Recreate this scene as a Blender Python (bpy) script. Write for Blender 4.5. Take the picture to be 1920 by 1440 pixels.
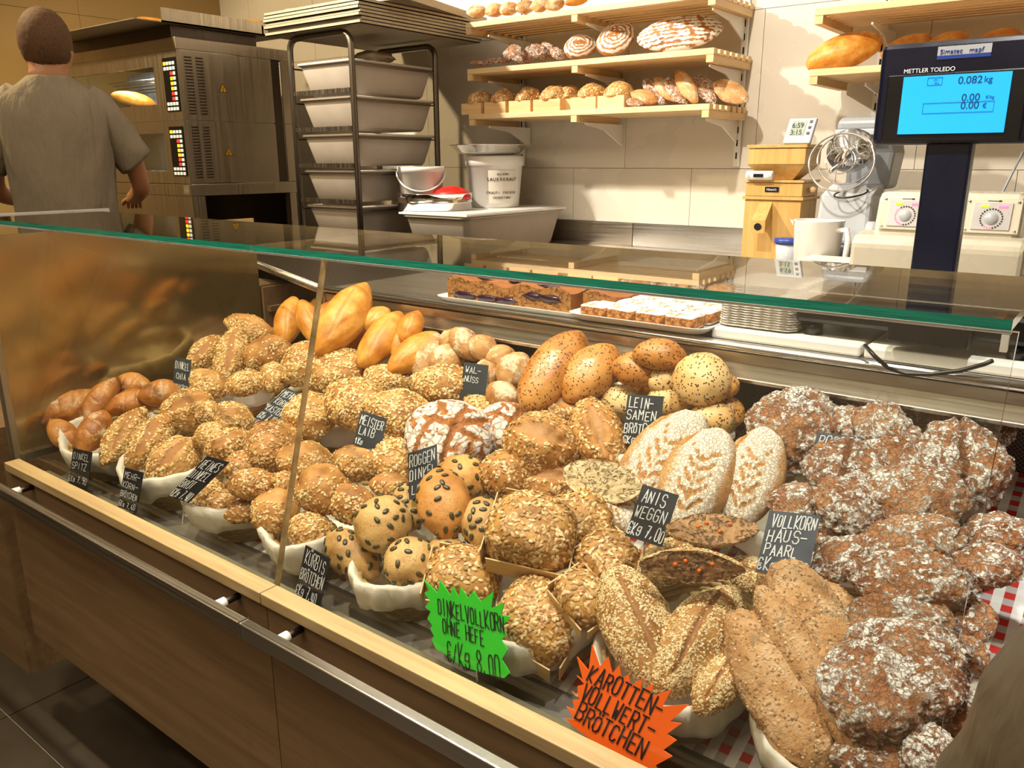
import bpy, bmesh, math, random
import numpy as np
from mathutils import Vector, Matrix
random.seed(7); rng = np.random.default_rng(7)
for o in list(bpy.data.objects): bpy.data.objects.remove(o)
S = bpy.context.scene; C = S.collection
PI = math.pi
# ---------------- camera ----------------
F, PIT, YAW, ROL = 1512.634, 0.271318655, 0.653495710, -0.002984017
H = 1.35
cy, sy = math.cos(YAW), math.sin(YAW)
FW = Vector((-sy*math.cos(PIT), cy*math.cos(PIT), -math.sin(PIT)))
_r = Vector((cy, sy, 0)); _u = _r.cross(FW)
RT = _r*math.cos(ROL) + _u*math.sin(ROL)
UP = -_r*math.sin(ROL) + _u*math.cos(ROL)
CAM = Vector((0, 0, H))
cd = bpy.data.cameras.new('camera'); cam = bpy.data.objects.new('camera', cd); C.objects.link(cam)
cd.sensor_fit = 'HORIZONTAL'; cd.sensor_width = 36.0; cd.lens = F/1920*36.0; cd.clip_start = 0.02
cam.matrix_world = Matrix(((RT.x, UP.x, -FW.x, 0), (RT.y, UP.y, -FW.y, 0), (RT.z, UP.z, -FW.z, H), (0, 0, 0, 1)))
S.camera = cam
S.view_settings.view_transform = 'Standard'; S.view_settings.look = 'None'
S.view_settings.exposure = 1.12; S.view_settings.gamma = 1.0; S.view_settings.use_curve_mapping = False
w = bpy.data.worlds.new('world'); S.world = w; w.use_nodes = True
w.node_tree.nodes['Background'].inputs[0].default_value = (1.0, 0.80, 0.58, 1)
w.node_tree.nodes['Background'].inputs[1].default_value = 0.24
def spot(name, loc, tgt, e, col, ang, size=.05, blend=.5):
    l = bpy.data.lights.new(name, 'SPOT'); l.energy = e; l.color = col; l.spot_size = math.radians(ang)
    l.spot_blend = blend; l.shadow_soft_size = size
    o = bpy.data.objects.new(name, l); C.objects.link(o); o.location = loc
    o.rotation_euler = (Vector(tgt)-Vector(loc)).to_track_quat('-Z', 'Y').to_euler(); return o
def area(name, loc, tgt, e, col, sx, sz):
    l = bpy.data.lights.new(name, 'AREA'); l.energy = e; l.color = col; l.shape = 'RECTANGLE'; l.size = sx; l.size_y = sz
    o = bpy.data.objects.new(name, l); C.objects.link(o); o.location = loc
    o.rotation_euler = (Vector(tgt)-Vector(loc)).to_track_quat('-Z', 'Y').to_euler(); return o
NEU = (1.0, .90, .76); WARM = (1.0, .76, .42); COOL = (1.0, .95, .90)
spot('ceiling_spot_wall', (-3.1, 1.35, 2.85), (-1.95, 3.2, 1.4), 185, NEU, 75, .035)
spot('ceiling_spot_wall', (-1.2, 1.25, 2.85), (-.55, 3.1, 1.3), 90, NEU, 80, .035)
spot('ceiling_spot_oven', (-4.0, .9, 2.85), (-3.7, 2.3, 1.5), 95, WARM, 95, .06)
spot('ceiling_spot_case', (-1.75, .55, 2.85), (-1.5, 1.0, .8), 74, (1, .83, .54), 62, .04)
spot('ceiling_spot_case', (-.95, .55, 2.85), (-.95, 1.0, .8), 66, (1, .88, .68), 62, .04)
spot('ceiling_spot_case', (-.15, .62, 2.85), (-.35, 1.0, .8), 70, (1, .95, .87), 66, .04)
area('ceiling_fill', (-1.4, 2.0, 2.88), (-1.4, 2.0, 0), 8, NEU, 3.0, 1.2)  # broad soft fill over the aisle
area('ceiling_fill', (-1.6, -.5, 2.88), (-1.4, .1, 0), 25, (1, .80, .56), 3.0, .8)  # fill light added on the customer side to brighten the wood front, no fixture there

# ---------------- pixel -> place helpers ----------------
def ray(x, y): return FW + RT*((x-960)/F) - UP*((y-720)/F)
def P(x, y, ax, v):
    d = ray(x, y); return CAM + d*((v-CAM[ax])/d[ax])
def proj_depth(p): return (p-CAM).dot(FW)
Z0, Y0, SL = .775, .775, .40
def pile(x, y):                      # the sloping surface the goods are heaped along
    d = ray(x, y)
    t = (Z0 - SL*Y0 - H)/(d.z - SL*d.y)
    return CAM + d*t

# ---------------- mesh helpers ----------------
class MB:
    def __init__(s): s.v = []; s.f = []; s.m = []
    def add(s, vs, fs, mi=0):
        b = len(s.v); s.v += [tuple(p) for p in vs]; s.f += [tuple(i+b for i in q) for q in fs]; s.m += [mi]*len(fs); return s
    def box(s, a, b, mi=0, M=None):
        x0, y0, z0 = a; x1, y1, z1 = b
        vs = [Vector(p) for p in ((x0,y0,z0),(x1,y0,z0),(x1,y1,z0),(x0,y1,z0),(x0,y0,z1),(x1,y0,z1),(x1,y1,z1),(x0,y1,z1))]
        if M: vs = [M@p for p in vs]
        return s.add(vs, [(0,3,2,1),(4,5,6,7),(0,1,5,4),(1,2,6,5),(2,3,7,6),(3,0,4,7)], mi)
    def cbox(s, c, d, mi=0, M=None): return s.box((c[0]-d[0]/2,c[1]-d[1]/2,c[2]-d[2]/2),(c[0]+d[0]/2,c[1]+d[1]/2,c[2]+d[2]/2),mi,M)
    def prism(s, poly, ex, mi=0):     # poly: list of Vector, ex: extrusion vector
        n = len(poly); vs = list(poly)+[p+ex for p in poly]
        return s.add(vs, [tuple(range(n-1,-1,-1)), tuple(range(n,2*n))]+[(i,(i+1)%n,(i+1)%n+n,i+n) for i in range(n)], mi)
    def tube(s, pts, r, n=8, mi=0, closed=False, caps=True):
        pts = [Vector(p) for p in pts]; N = len(pts); vs = []; fs = []
        for i, p in enumerate(pts):
            a = pts[(i-1)%N] if (i or closed) else p; b = pts[(i+1)%N] if (i < N-1 or closed) else p
            t = (b-a).normalized(); q = t.orthogonal() if i == 0 else (q - t*q.dot(t))
            q = q.normalized(); k = t.cross(q); rr = r[i] if isinstance(r, (list, tuple)) else r
            vs += [p + q*(rr*math.cos(2*PI*j/n)) + k*(rr*math.sin(2*PI*j/n)) for j in range(n)]
        for i in range(N if closed else N-1):
            i2 = (i+1)%N
            fs += [(i*n+j, i*n+(j+1)%n, i2*n+(j+1)%n, i2*n+j) for j in range(n)]
        if caps and not closed: fs += [tuple(range(n-1,-1,-1)), tuple((N-1)*n+j for j in range(n))]
        return s.add(vs, fs, mi)
    def loft(s, rings, mi=0, cap0=True, cap1=True):
        n = len(rings[0]); vs = [p for r in rings for p in r]; fs = []
        for i in range(len(rings)-1): fs += [(i*n+j, i*n+(j+1)%n, (i+1)*n+(j+1)%n, (i+1)*n+j) for j in range(n)]
        if cap0: fs.append(tuple(range(n-1,-1,-1)))
        if cap1: fs.append(tuple((len(rings)-1)*n+j for j in range(n)))
        return s.add(vs, fs, mi)
    def lathe(s, prof, c=(0,0,0), n=32, sx=1, sy=1, mi=0, cap0=False, cap1=False):
        return s.loft([[Vector((c[0]+r*sx*math.cos(2*PI*j/n), c[1]+r*sy*math.sin(2*PI*j/n), c[2]+z)) for j in range(n)] for r, z in prof], mi, cap0, cap1)
    def obj(s, name, mats, parent=None, smooth=False, bevel=0, loc=None, M=None, solid=0):
        me = bpy.data.meshes.new(name); me.from_pydata(s.v, [], s.f); me.update()
        for m in (mats if isinstance(mats, (list, tuple)) else [mats]): me.materials.append(m)
        if len(me.materials) > 1: me.polygons.foreach_set('material_index', s.m)
        if smooth: me.polygons.foreach_set('use_smooth', [True]*len(me.polygons))
        o = bpy.data.objects.new(name, me); C.objects.link(o)
        if parent: o.parent = parent
        if loc: o.location = loc
        if M: o.matrix_world = M
        if solid:
            k = o.modifiers.new('s', 'SOLIDIFY'); k.thickness = solid; k.offset = 0
        if bevel:
            k = o.modifiers.new('b', 'BEVEL'); k.width = bevel; k.segments = 2; k.limit_method = 'ANGLE'; k.angle_limit = .6
        return o
def tag(o, label=None, cat=None, group=None, kind=None):
    if label: o['label'] = label
    if cat: o['category'] = cat
    if group: o['group'] = group
    if kind: o['kind'] = kind
    return o
def thing(name, label, cat, loc=(0,0,0), group=None, rotz=0):
    o = bpy.data.objects.new(name, None); C.objects.link(o); o.location = loc; o.rotation_euler = (0, 0, rotz)
    o.empty_display_size = .05
    return tag(o, label, cat, group)
def xf(o): return Matrix.Translation(o.location) @ o.rotation_euler.to_matrix().to_4x4()

# ---------------- materials ----------------
def lin(h):
    h = h.lstrip('#'); c = [int(h[i:i+2], 16)/255 for i in (0, 2, 4)]
    return tuple(x/12.92 if x <= .04045 else ((x+.055)/1.055)**2.4 for x in c)+(1,)
class NT:
    def __init__(s, name):
        s.mat = bpy.data.materials.new(name); s.mat.use_nodes = True; s.t = s.mat.node_tree; s.t.nodes.clear()
        s.out = s.t.nodes.new('ShaderNodeOutputMaterial')
    def n(s, kind, **kw):
        nd = s.t.nodes.new('ShaderNode'+kind)
        for k, v in kw.items():
            if k.startswith('_'): setattr(nd, k[1:], v)
            else:
                key = int(k[1:]) if k[0] == 'i' and k[1:].isdigit() else k.replace('__', ' ')
                if hasattr(v, 'bl_idname') or isinstance(v, bpy.types.NodeSocket):
                    s.t.links.new(v if isinstance(v, bpy.types.NodeSocket) else v.outputs[0], nd.inputs[key])
                else: nd.inputs[key].default_value = v
        return nd
    def ramp(s, fac, stops):
        r = s.n('ValToRGB', i0=fac); e = r.color_ramp.elements
        while len(e) < len(stops): e.new(.5)
        for k, (p, c) in enumerate(stops): e[k].position = p; e[k].color = c if len(c) == 4 else tuple(c)+(1,)
        return r
    def mix(s, f, a, b):
        m = s.t.nodes.new('ShaderNodeMix'); m.data_type = 'RGBA'
        for i, v in ((0, f), (6, a), (7, b)):
            if isinstance(v, bpy.types.NodeSocket): s.t.links.new(v, m.inputs[i])
            elif hasattr(v, 'bl_idname'): s.t.links.new(v.outputs[0], m.inputs[i])
            else: m.inputs[i].default_value = v
        return m.outputs[2]
    def math(s, op, a, b=0., c=0.): return s.n('Math', _operation=op, i0=a, i1=b, i2=c).outputs[0]
    def rng(s, v, a, b, c=0., d=1.):
        return s.n('MapRange', i0=v, i1=a, i2=b, i3=c, i4=d).outputs[0]
    def done(s, sh): s.t.links.new(sh.outputs[0], s.out.inputs[0]); return s.mat
def basic(name, col, rough=.5, metal=0., var=.12, scale=12., bump=0., coat=0., emit=0., stretch=(1,1,1), bd=.002):
    t = NT(name); c = lin(col) if isinstance(col, str) else col
    tc = t.n('TexCoord'); mp = t.n('Mapping', i0=tc.outputs['Object'], Scale=stretch)
    nz = t.n('TexNoise', Vector=mp, Scale=scale, Detail=5.)
    dk = tuple(x*(1-var) for x in c[:3])+(1,); lt = tuple(min(1, x*(1+var)) for x in c[:3])+(1,)
    cr = t.ramp(nz.outputs[0], [(.3, dk), (.7, lt)])
    b = t.n('BsdfPrincipled', Base__Color=cr, Metallic=metal)
    t.t.links.new(t.rng(nz.outputs[0], .3, .7, max(0, rough-.06), min(1, rough+.06)), b.inputs['Roughness'])
    if coat: b.inputs['Coat Weight'].default_value = coat
    if emit: b.inputs['Emission Color'].default_value = c; b.inputs['Emission Strength'].default_value = emit
    if bump:
        bp = t.n('Bump', Height=nz.outputs[0], Strength=bump, Distance=bd); t.t.links.new(bp.outputs[0], b.inputs['Normal'])
    return t.done(b)
def wood(name, a, b_, axis=0, scale=6., rough=.5):
    t = NT(name); tc = t.n('TexCoord'); st = [14., 14., 14.]; st[axis] = .9
    oi = t.n('ObjectInfo'); ad = t.n('VectorMath', _operation='ADD', i0=tc.outputs['Object'], i1=oi.outputs['Random'])
    mp = t.n('Mapping', i0=ad, Scale=st)
    nz = t.n('TexNoise', Vector=mp, Scale=scale, Detail=6., Roughness=.62, Distortion=.4)
    cr = t.ramp(nz.outputs[0], [(.32, lin(a)), (.68, lin(b_))])
    b = t.n('BsdfPrincipled', Base__Color=cr, Roughness=rough)
    bp = t.n('Bump', Height=nz.outputs[0], Strength=.15, Distance=.001); t.t.links.new(bp.outputs[0], b.inputs['Normal'])
    return t.done(b)
def brushed(name, col, rough=.3, axis=0, metal=1.):
    t = NT(name); tc = t.n('TexCoord'); st = [160., 160., 160.]; st[axis] = 2.
    mp = t.n('Mapping', i0=tc.outputs['Object'], Scale=st); nz = t.n('TexNoise', Vector=mp, Scale=1., Detail=3.)
    n2 = t.n('TexNoise', Vector=tc.outputs['Object'], Scale=5., Detail=4.)
    c = lin(col); cr = t.ramp(n2.outputs[0], [(.3, tuple(x*.9 for x in c[:3])+(1,)), (.7, c)])
    b = t.n('BsdfPrincipled', Base__Color=cr, Metallic=metal)
    t.t.links.new(t.rng(nz.outputs[0], .3, .7, rough*.75, rough*1.3), b.inputs['Roughness'])
    bp = t.n('Bump', Height=nz.outputs[0], Strength=.02, Distance=.0004); t.t.links.new(bp.outputs[0], b.inputs['Normal'])
    return t.done(b)
def glass(name, tint=(.97, .985, .977, 1), boost=1.0, haze=0.):
    t = NT(name); ge = t.n('NewGeometry'); dt = t.n('VectorMath', _operation='DOT_PRODUCT', i0=ge.outputs['Normal'], i1=ge.outputs['Incoming'])
    fr = t.n('Math', _operation='MULTIPLY_ADD', i0=t.math('POWER', t.math('SUBTRACT', 1., t.math('ABSOLUTE', dt.outputs['Value'])), 5.), i1=.96, i2=.04); tr = t.n('BsdfTransparent', Color=tint); gl = t.n('BsdfGlossy', Roughness=.015)
    tc = t.n('TexCoord'); nz = t.n('TexNoise', Vector=tc.outputs['Object'], Scale=9., Detail=6.)
    f = t.math('MULTIPLY', fr.outputs[0], boost)
    m = t.n('MixShader', i0=f, i1=tr, i2=gl)
    if haze:
        df = t.n('BsdfDiffuse', Color=(.8, .85, .8, 1)); hz = t.math('MULTIPLY', t.rng(nz.outputs[0], .45, .75), haze)
        m = t.n('MixShader', i0=hz, i1=m, i2=df)
    return t.done(m)
M = {}
M['steel'] = brushed('brushed_steel', '#b9b2a6', .34)
M['steel_y'] = brushed('brushed_steel_side', '#b7ab98', .42, 2)
M['steel_b'] = brushed('bright_steel', '#dcdcdc', .22)
M['dsteel'] = brushed('dark_steel', '#5a5048', .42, 2)
M['rack'] = brushed('rack_steel', '#7d7468', .38, 2)
M['alu'] = brushed('worn_tray_metal', '#a89c86', .6, 0, .75)
M['chrome'] = basic('chrome', '#e6e6e6', .1, 1., .03)
M['oak'] = wood('pale_oak', '#96805a', '#b09a70', 0, 5., .45)
M['walnut'] = wood('brown_wood_panel', '#6c533a', '#856c4e', 0, 2.2, .5)
M['walnut_d'] = wood('dark_wood_recess', '#4d3019', '#6a4526', 0, 2.6, .5)
M['pine'] = wood('pine_slat', '#cfae7a', '#e0c498', 0, 4., .55)
M['pine_y'] = wood('pine_bearer', '#c9a772', '#dabb8c', 1, 4., .55)
M['beech'] = wood('beech_plywood', '#b8904e', '#cda768', 2, 3., .4)
M['chip'] = wood('wood_veneer', '#d3ac74', '#e4c28e', 0, 5., .6)
M['white'] = basic('white_plastic', '#dedcd6', .35, 0, .04)
M['whiteb'] = basic('white_cutting_board', '#e4e2da', .4, 0, .03)
M['cream'] = basic('cream_enamel', '#cfc9b6', .28, 0, .03, coat=.3)
M['tub'] = basic('grey_tub_plastic', '#b7ada0', .42, 0, .05)
M['grey'] = basic('mid_grey_plastic', '#8f949a', .35, 0, .04)
M['lgrey'] = basic('light_grey_plastic', '#b4b9bf', .3, 0, .04)
M['black'] = basic('black_plastic', '#08090d', .35, 0, .1)
M['navy'] = basic('dark_navy_plastic', '#0a1026', .28, 0, .1)
M['slate'] = basic('slate_card', '#181b20', .42, 0, .25, 30.)
M['slate2'] = basic('grey_slate_card', '#4a505c', .3, 0, .1, 30.)
M['chalk'] = basic('chalk_line', '#d9dcde', .8, 0, .1, 300.)
M['ink'] = basic('marker_ink', '#17151c', .6, 0, .1)
M['green'] = basic('green_card', '#2dbb2a', .55, 0, .05)
M['orange'] = basic('orange_card', '#ee6412', .55, 0, .05)
M['red'] = basic('red_plastic', '#c51f1a', .3, 0, .2, 60.)
M['blue'] = basic('blue_plastic', '#27439a', .4)
M['glass'] = glass('clear_glass')
M['glasstop'] = glass('clear_top_glass', (.93, .955, .94, 1), 1.25)
M['glassedge'] = basic('green_glass_edge', '#0e7a68', .12, 0, .5, 14., coat=.6, stretch=(1, 30, 60))
M['glassjoint'] = basic('polished_glass_joint', '#b39a6c', .15, .2, .4, 20., stretch=(1, 1, 2))
M['alustrip'] = basic('white_light_strip', '#d9dde6', .3, .3, .05)
M['linen'] = basic('linen_lining', '#dad4c6', .95, 0, .10, 26., bump=1.)
M['wicker'] = basic('woven_wicker', '#a88b58', .6, 0, .3, 60.)
M['paper'] = basic('paper_tray_board', '#d8d2c8', .8, 0, .08)
M['hole'] = basic('dark_hole', '#050505', .8)
M['skin'] = basic('skin', '#b5805c', .5, 0, .08)
M['hair'] = basic('short_brown_hair', '#573a20', .8, 0, .45, 220., bump=.5)
M['shirt'] = basic('grey_cotton', '#857a68', .9, 0, .08, 5., bump=1., bd=.05, stretch=(1.6, 1.6, .55))
M['jean'] = basic('dark_trousers', '#22242b', .9, 0, .1)
M['jacket'] = basic('olive_jacket_cloth', '#544b3c', .5, 0, .35, 6., bump=1., bd=.03, stretch=(1.6, 1.6, .4))
# ---------------- bread materials ----------------
def crust(name, dark, mid, light, flour='#e9e2d8', inner='#d9a765', sc=22., bump=.5, rough=.55, speck=None, edge=.18, fs=150., flaky=0., crk=0., bd=.0022):
    t = NT(name); tc = t.n('TexCoord'); oi = t.n('ObjectInfo')
    ad = t.n('VectorMath', _operation='ADD', i0=tc.outputs['Object'], i1=oi.outputs['Random'])
    n1 = t.n('TexNoise', Vector=ad, Scale=sc, Detail=6., Roughness=.6)
    n2 = t.n('TexNoise', Vector=ad, Scale=fs, Detail=5., Roughness=.65)
    hs = t.math('ADD', n1.outputs[0], t.rng(oi.outputs['Random'], 0., 1., -.06, .06))
    c = t.ramp(hs, [(.3, lin(dark)), (.5, lin(mid)), (.68, lin(light))]).outputs[0]
    if speck:
        v = t.n('TexVoronoi', Vector=ad, Scale=210.); sm = t.rng(v.outputs['Distance'], .13, .2, 1., 0.)
        c = t.mix(sm, c, lin(speck))
    a1 = t.n('Attribute', _attribute_name='m1'); a2 = t.n('Attribute', _attribute_name='m2')
    nn = t.math('MULTIPLY', t.math('SUBTRACT', n2.outputs[0], .5), 1.3)
    f1 = t.rng(t.math('ADD', a1.outputs['Fac'], t.math('MULTIPLY', nn, .5)), .4, .6)
    ic = t.mix(n2.outputs[0], lin(inner), tuple(x*.62 for x in lin(inner)[:3])+(1,))
    c = t.mix(f1, c, ic)
    a2f = a2.outputs['Fac']
    if flaky:
        n3 = t.n('TexNoise', Vector=ad, Scale=flaky, Detail=8., Roughness=.62, Distortion=1.4)
        a2f = t.math('ADD', a2f, t.math('MULTIPLY', t.math('SUBTRACT', n3.outputs[0], .5), 2.6))
    f2 = t.rng(t.math('ADD', a2f, nn), .5-edge, .5+edge)
    ck = None
    if crk:
        dv = t.n('VectorMath', _operation='ADD', i0=ad, i1=t.n('VectorMath', _operation='SCALE', i0=n2.outputs['Color'], Scale=.006).outputs[0])
        vo = t.n('TexVoronoi', _feature='DISTANCE_TO_EDGE', Vector=dv, Scale=crk); ck = t.rng(vo.outputs['Distance'], .02, .09)
        f2 = t.math('MULTIPLY', f2, t.math('ADD', t.math('MULTIPLY', ck, .5), .5))
    fc = t.mix(n1.outputs[0], lin(flour), tuple(x*.85 for x in lin(flour)[:3])+(1,))
    c = t.mix(f2, c, fc)
    b = t.n('BsdfPrincipled', Base__Color=c)
    t.t.links.new(t.rng(f2, 0., 1., rough, .9), b.inputs['Roughness'])
    hh = t.math('ADD', t.math('MULTIPLY', n2.outputs[0], 1.), t.math('MULTIPLY', f2, .5))
    if ck: hh = t.math('ADD', hh, t.math('MULTIPLY', ck, .6))
    if flaky: hh = t.math('ADD', hh, t.math('MULTIPLY', n3.outputs[0], 1.5))
    bp = t.n('Bump', Height=hh, Strength=bump, Distance=bd); t.t.links.new(bp.outputs[0], b.inputs['Normal'])
    return t.done(b)
BM = {}
BM['spitz'] = crust('spelt_crust', '#7f4719', '#ab6a2c', '#c98b48', '#d9c3a4', '#cf9450', 18, .35, .42)
BM['oatc'] = crust('oat_roll_crust', '#8c5722', '#b67f40', '#cda063', '#dcc29a', '#b67c3c', 24, .7)
BM['boxc'] = crust('golden_box_crust', '#8d5c22', '#b4823c', '#c99a54', '#d8c19a', '#c08a50', 24, .6)
BM['sunc'] = crust('sunflower_crust', '#84501e', '#b07636', '#c8924e', '#d8c19a', '#c08a50', 24, .6)
BM['pumpc'] = crust('pumpkin_roll_crust', '#9a7038', '#c29a5c', '#d3ae72', '#dccaa4', '#c79a5c', 20, .5, .5, '#7c5528')
BM['pumpb'] = crust('baked_pumpkin_crust', '#a4682a', '#c78a44', '#d8a25c', '#dccaa4', '#c79a5c', 20, .5, .5, '#7c5528')
BM['bag'] = crust('golden_crust', '#b0661c', '#d0892e', '#e3ad56', '#ecd6a0', '#dba04a', 20, .4, .4)
BM['flax'] = crust('pale_flax_crust', '#cf9c56', '#dfb678', '#e8c68e', '#efdcba', '#d8a866', 14, .3, .45)
BM['flaxl'] = crust('tan_flax_crust', '#a9682a', '#c58640', '#d89f5a', '#ecdcc0', '#d8a866', 14, .35, .38)
BM['wal'] = crust('dusty_walnut_crust', '#95602f', '#bb8449', '#cf9f68', '#e2cfb0', '#d0a068', 20, .5, .6)
BM['crack'] = crust('cracked_rye_crust', '#8c4f1c', '#b06a2a', '#c8863e', '#e6e0d8', '#a86426', 26, .8, .6, edge=.1, crk=55.)
BM['ear'] = crust('floury_wheat_crust', '#a8713a', '#c8945a', '#dbb07c', '#f0e6d6', '#c98e48', 20, .8, .6, edge=.22, crk=170.)
BM['rye'] = crust('rye_flatbread_crust', '#85502e', '#b1764a', '#cb9a70', '#f8f2ea', '#8a5428', 30, 1., .6, edge=.10, fs=300., flaky=62., crk=150., bd=.0024)
BM['coarse'] = crust('coarse_bran_crust', '#a6764a', '#ca9a66', '#dfb98e', '#cdb08c', '#b98a54', 30, 1., .8, fs=230., bd=.003)
BM['ses'] = crust('sesame_loaf_crust', '#8a5a28', '#b07e42', '#c89a5c', '#d8c19a', '#a5703a', 26, .7)
BM['band'] = crust('basket_proofed_crust', '#8a5426', '#a8713c', '#c08b52', '#f0ece4', '#c07e34', 22, .8, .6, edge=.1)
def crumbmat(name, a, b_, c_):
    t = NT(name); tc = t.n('TexCoord'); v = t.n('TexNoise', Vector=tc.outputs['Object'], Scale=105., Detail=3., Distortion=1.2)
    v2 = t.n('TexNoise', Vector=tc.outputs['Object'], Scale=90., Detail=4.)
    h = t.rng(v.outputs[0], .36, .5); cc = t.mix(t.rng(v2.outputs[0], .35, .65), lin(a), lin(b_))
    cc = t.mix(t.rng(h, .9, .1, 0., .8), cc, lin(c_)); b = t.n('BsdfPrincipled', Base__Color=cc, Roughness=.85)
    bp = t.n('Bump', Height=t.math('ADD', h, v2.outputs[0]), Strength=.8, Distance=.004); t.t.links.new(bp.outputs[0], b.inputs['Normal'])
    return t.done(b)
M['crumb_w'] = crumbmat('pale_open_crumb', '#ecdcb8', '#d9c193', '#94703e')
M['crumb_b'] = crumbmat('brown_carrot_crumb', '#b89068', '#97704a', '#4f3520')
def seedmat(name, stops, rough=.55):
    t = NT(name); a = t.n('Attribute', _attribute_name='m1'); tc = t.n('TexCoord'); nz = t.n('TexNoise', Vector=tc.outputs['Object'], Scale=420., Detail=3.)
    c = t.ramp(t.math('ADD', a.outputs['Fac'], t.rng(nz.outputs[0], .3, .7, -.12, .12)), [(p, lin(h)) for p, h in stops])
    return t.done(t.n('BsdfPrincipled', Base__Color=c, Roughness=rough))
M['oat'] = seedmat('oat_flake', [(0., '#a87738'), (.35, '#d0a45e'), (.75, '#e3c48c'), (1., '#efdcb4')])
M['sun'] = seedmat('sunflower_kernel', [(0., '#8f6434'), (.35, '#bd9056'), (.75, '#d6b27c'), (1., '#e8d0a4')], .45)
M['pump'] = basic('pumpkin_seed', '#4a4228', .32, 0, .45, 70., coat=.2)
M['sesame'] = seedmat('sesame_seed', [(0., '#a98450'), (.4, '#d3b680'), (1., '#eddcb4')], .5)
M['bran'] = seedmat('bran_flake', [(0., '#8a6038'), (.5, '#bb9468'), (1., '#dcc4a0')], .8)
M['flaxs'] = basic('flax_seed', '#4c2c14', .35, 0, .3, 90.)
M['carrot'] = basic('carrot_bit', '#e06a1c', .5)
# ---------------- numpy noise ----------------
_perm = rng.permutation(256); _perm = np.concatenate([_perm, _perm, _perm]); _g = rng.normal(size=(256, 3)); _g /= np.linalg.norm(_g, axis=1)[:, None]
def pn(p):
    i = np.floor(p).astype(int); f = p-i; u = f*f*f*(f*(f*6-15)+10); i &= 255; r = 0
    for dx in (0, 1):
        for dy in (0, 1):
            for dz in (0, 1):
                h = _perm[_perm[_perm[(i[:,0]+dx) & 255]+((i[:,1]+dy) & 255)]+((i[:,2]+dz) & 255)]
                d = ((f-[dx,dy,dz])*_g[h]).sum(1)
                r = r + d*(u[:,0] if dx else 1-u[:,0])*(u[:,1] if dy else 1-u[:,1])*(u[:,2] if dz else 1-u[:,2])
    return r*1.6
def fbm(p, o=3):
    return sum(pn(p*2**k+k*7.3)/2**k for k in range(o))
_ico = {}
def ico(n):
    if n not in _ico:
        bm = bmesh.new(); bmesh.ops.create_icosphere(bm, subdivisions=n, radius=1); bm.verts.ensure_lookup_table()
        _ico[n] = (np.array([v.co[:] for v in bm.verts]), np.array([[v.index for v in f.verts] for f in bm.faces])); bm.free()
    return _ico[n]
def seg_d(x, y, s):
    x0, y0, x1, y1 = s; dx, dy = x1-x0, y1-y0; L = dx*dx+dy*dy
    t = np.clip(((x-x0)*dx+(y-y0)*dy)/L, 0, 1); return np.hypot(x-x0-t*dx, y-y0-t*dy), t
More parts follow.
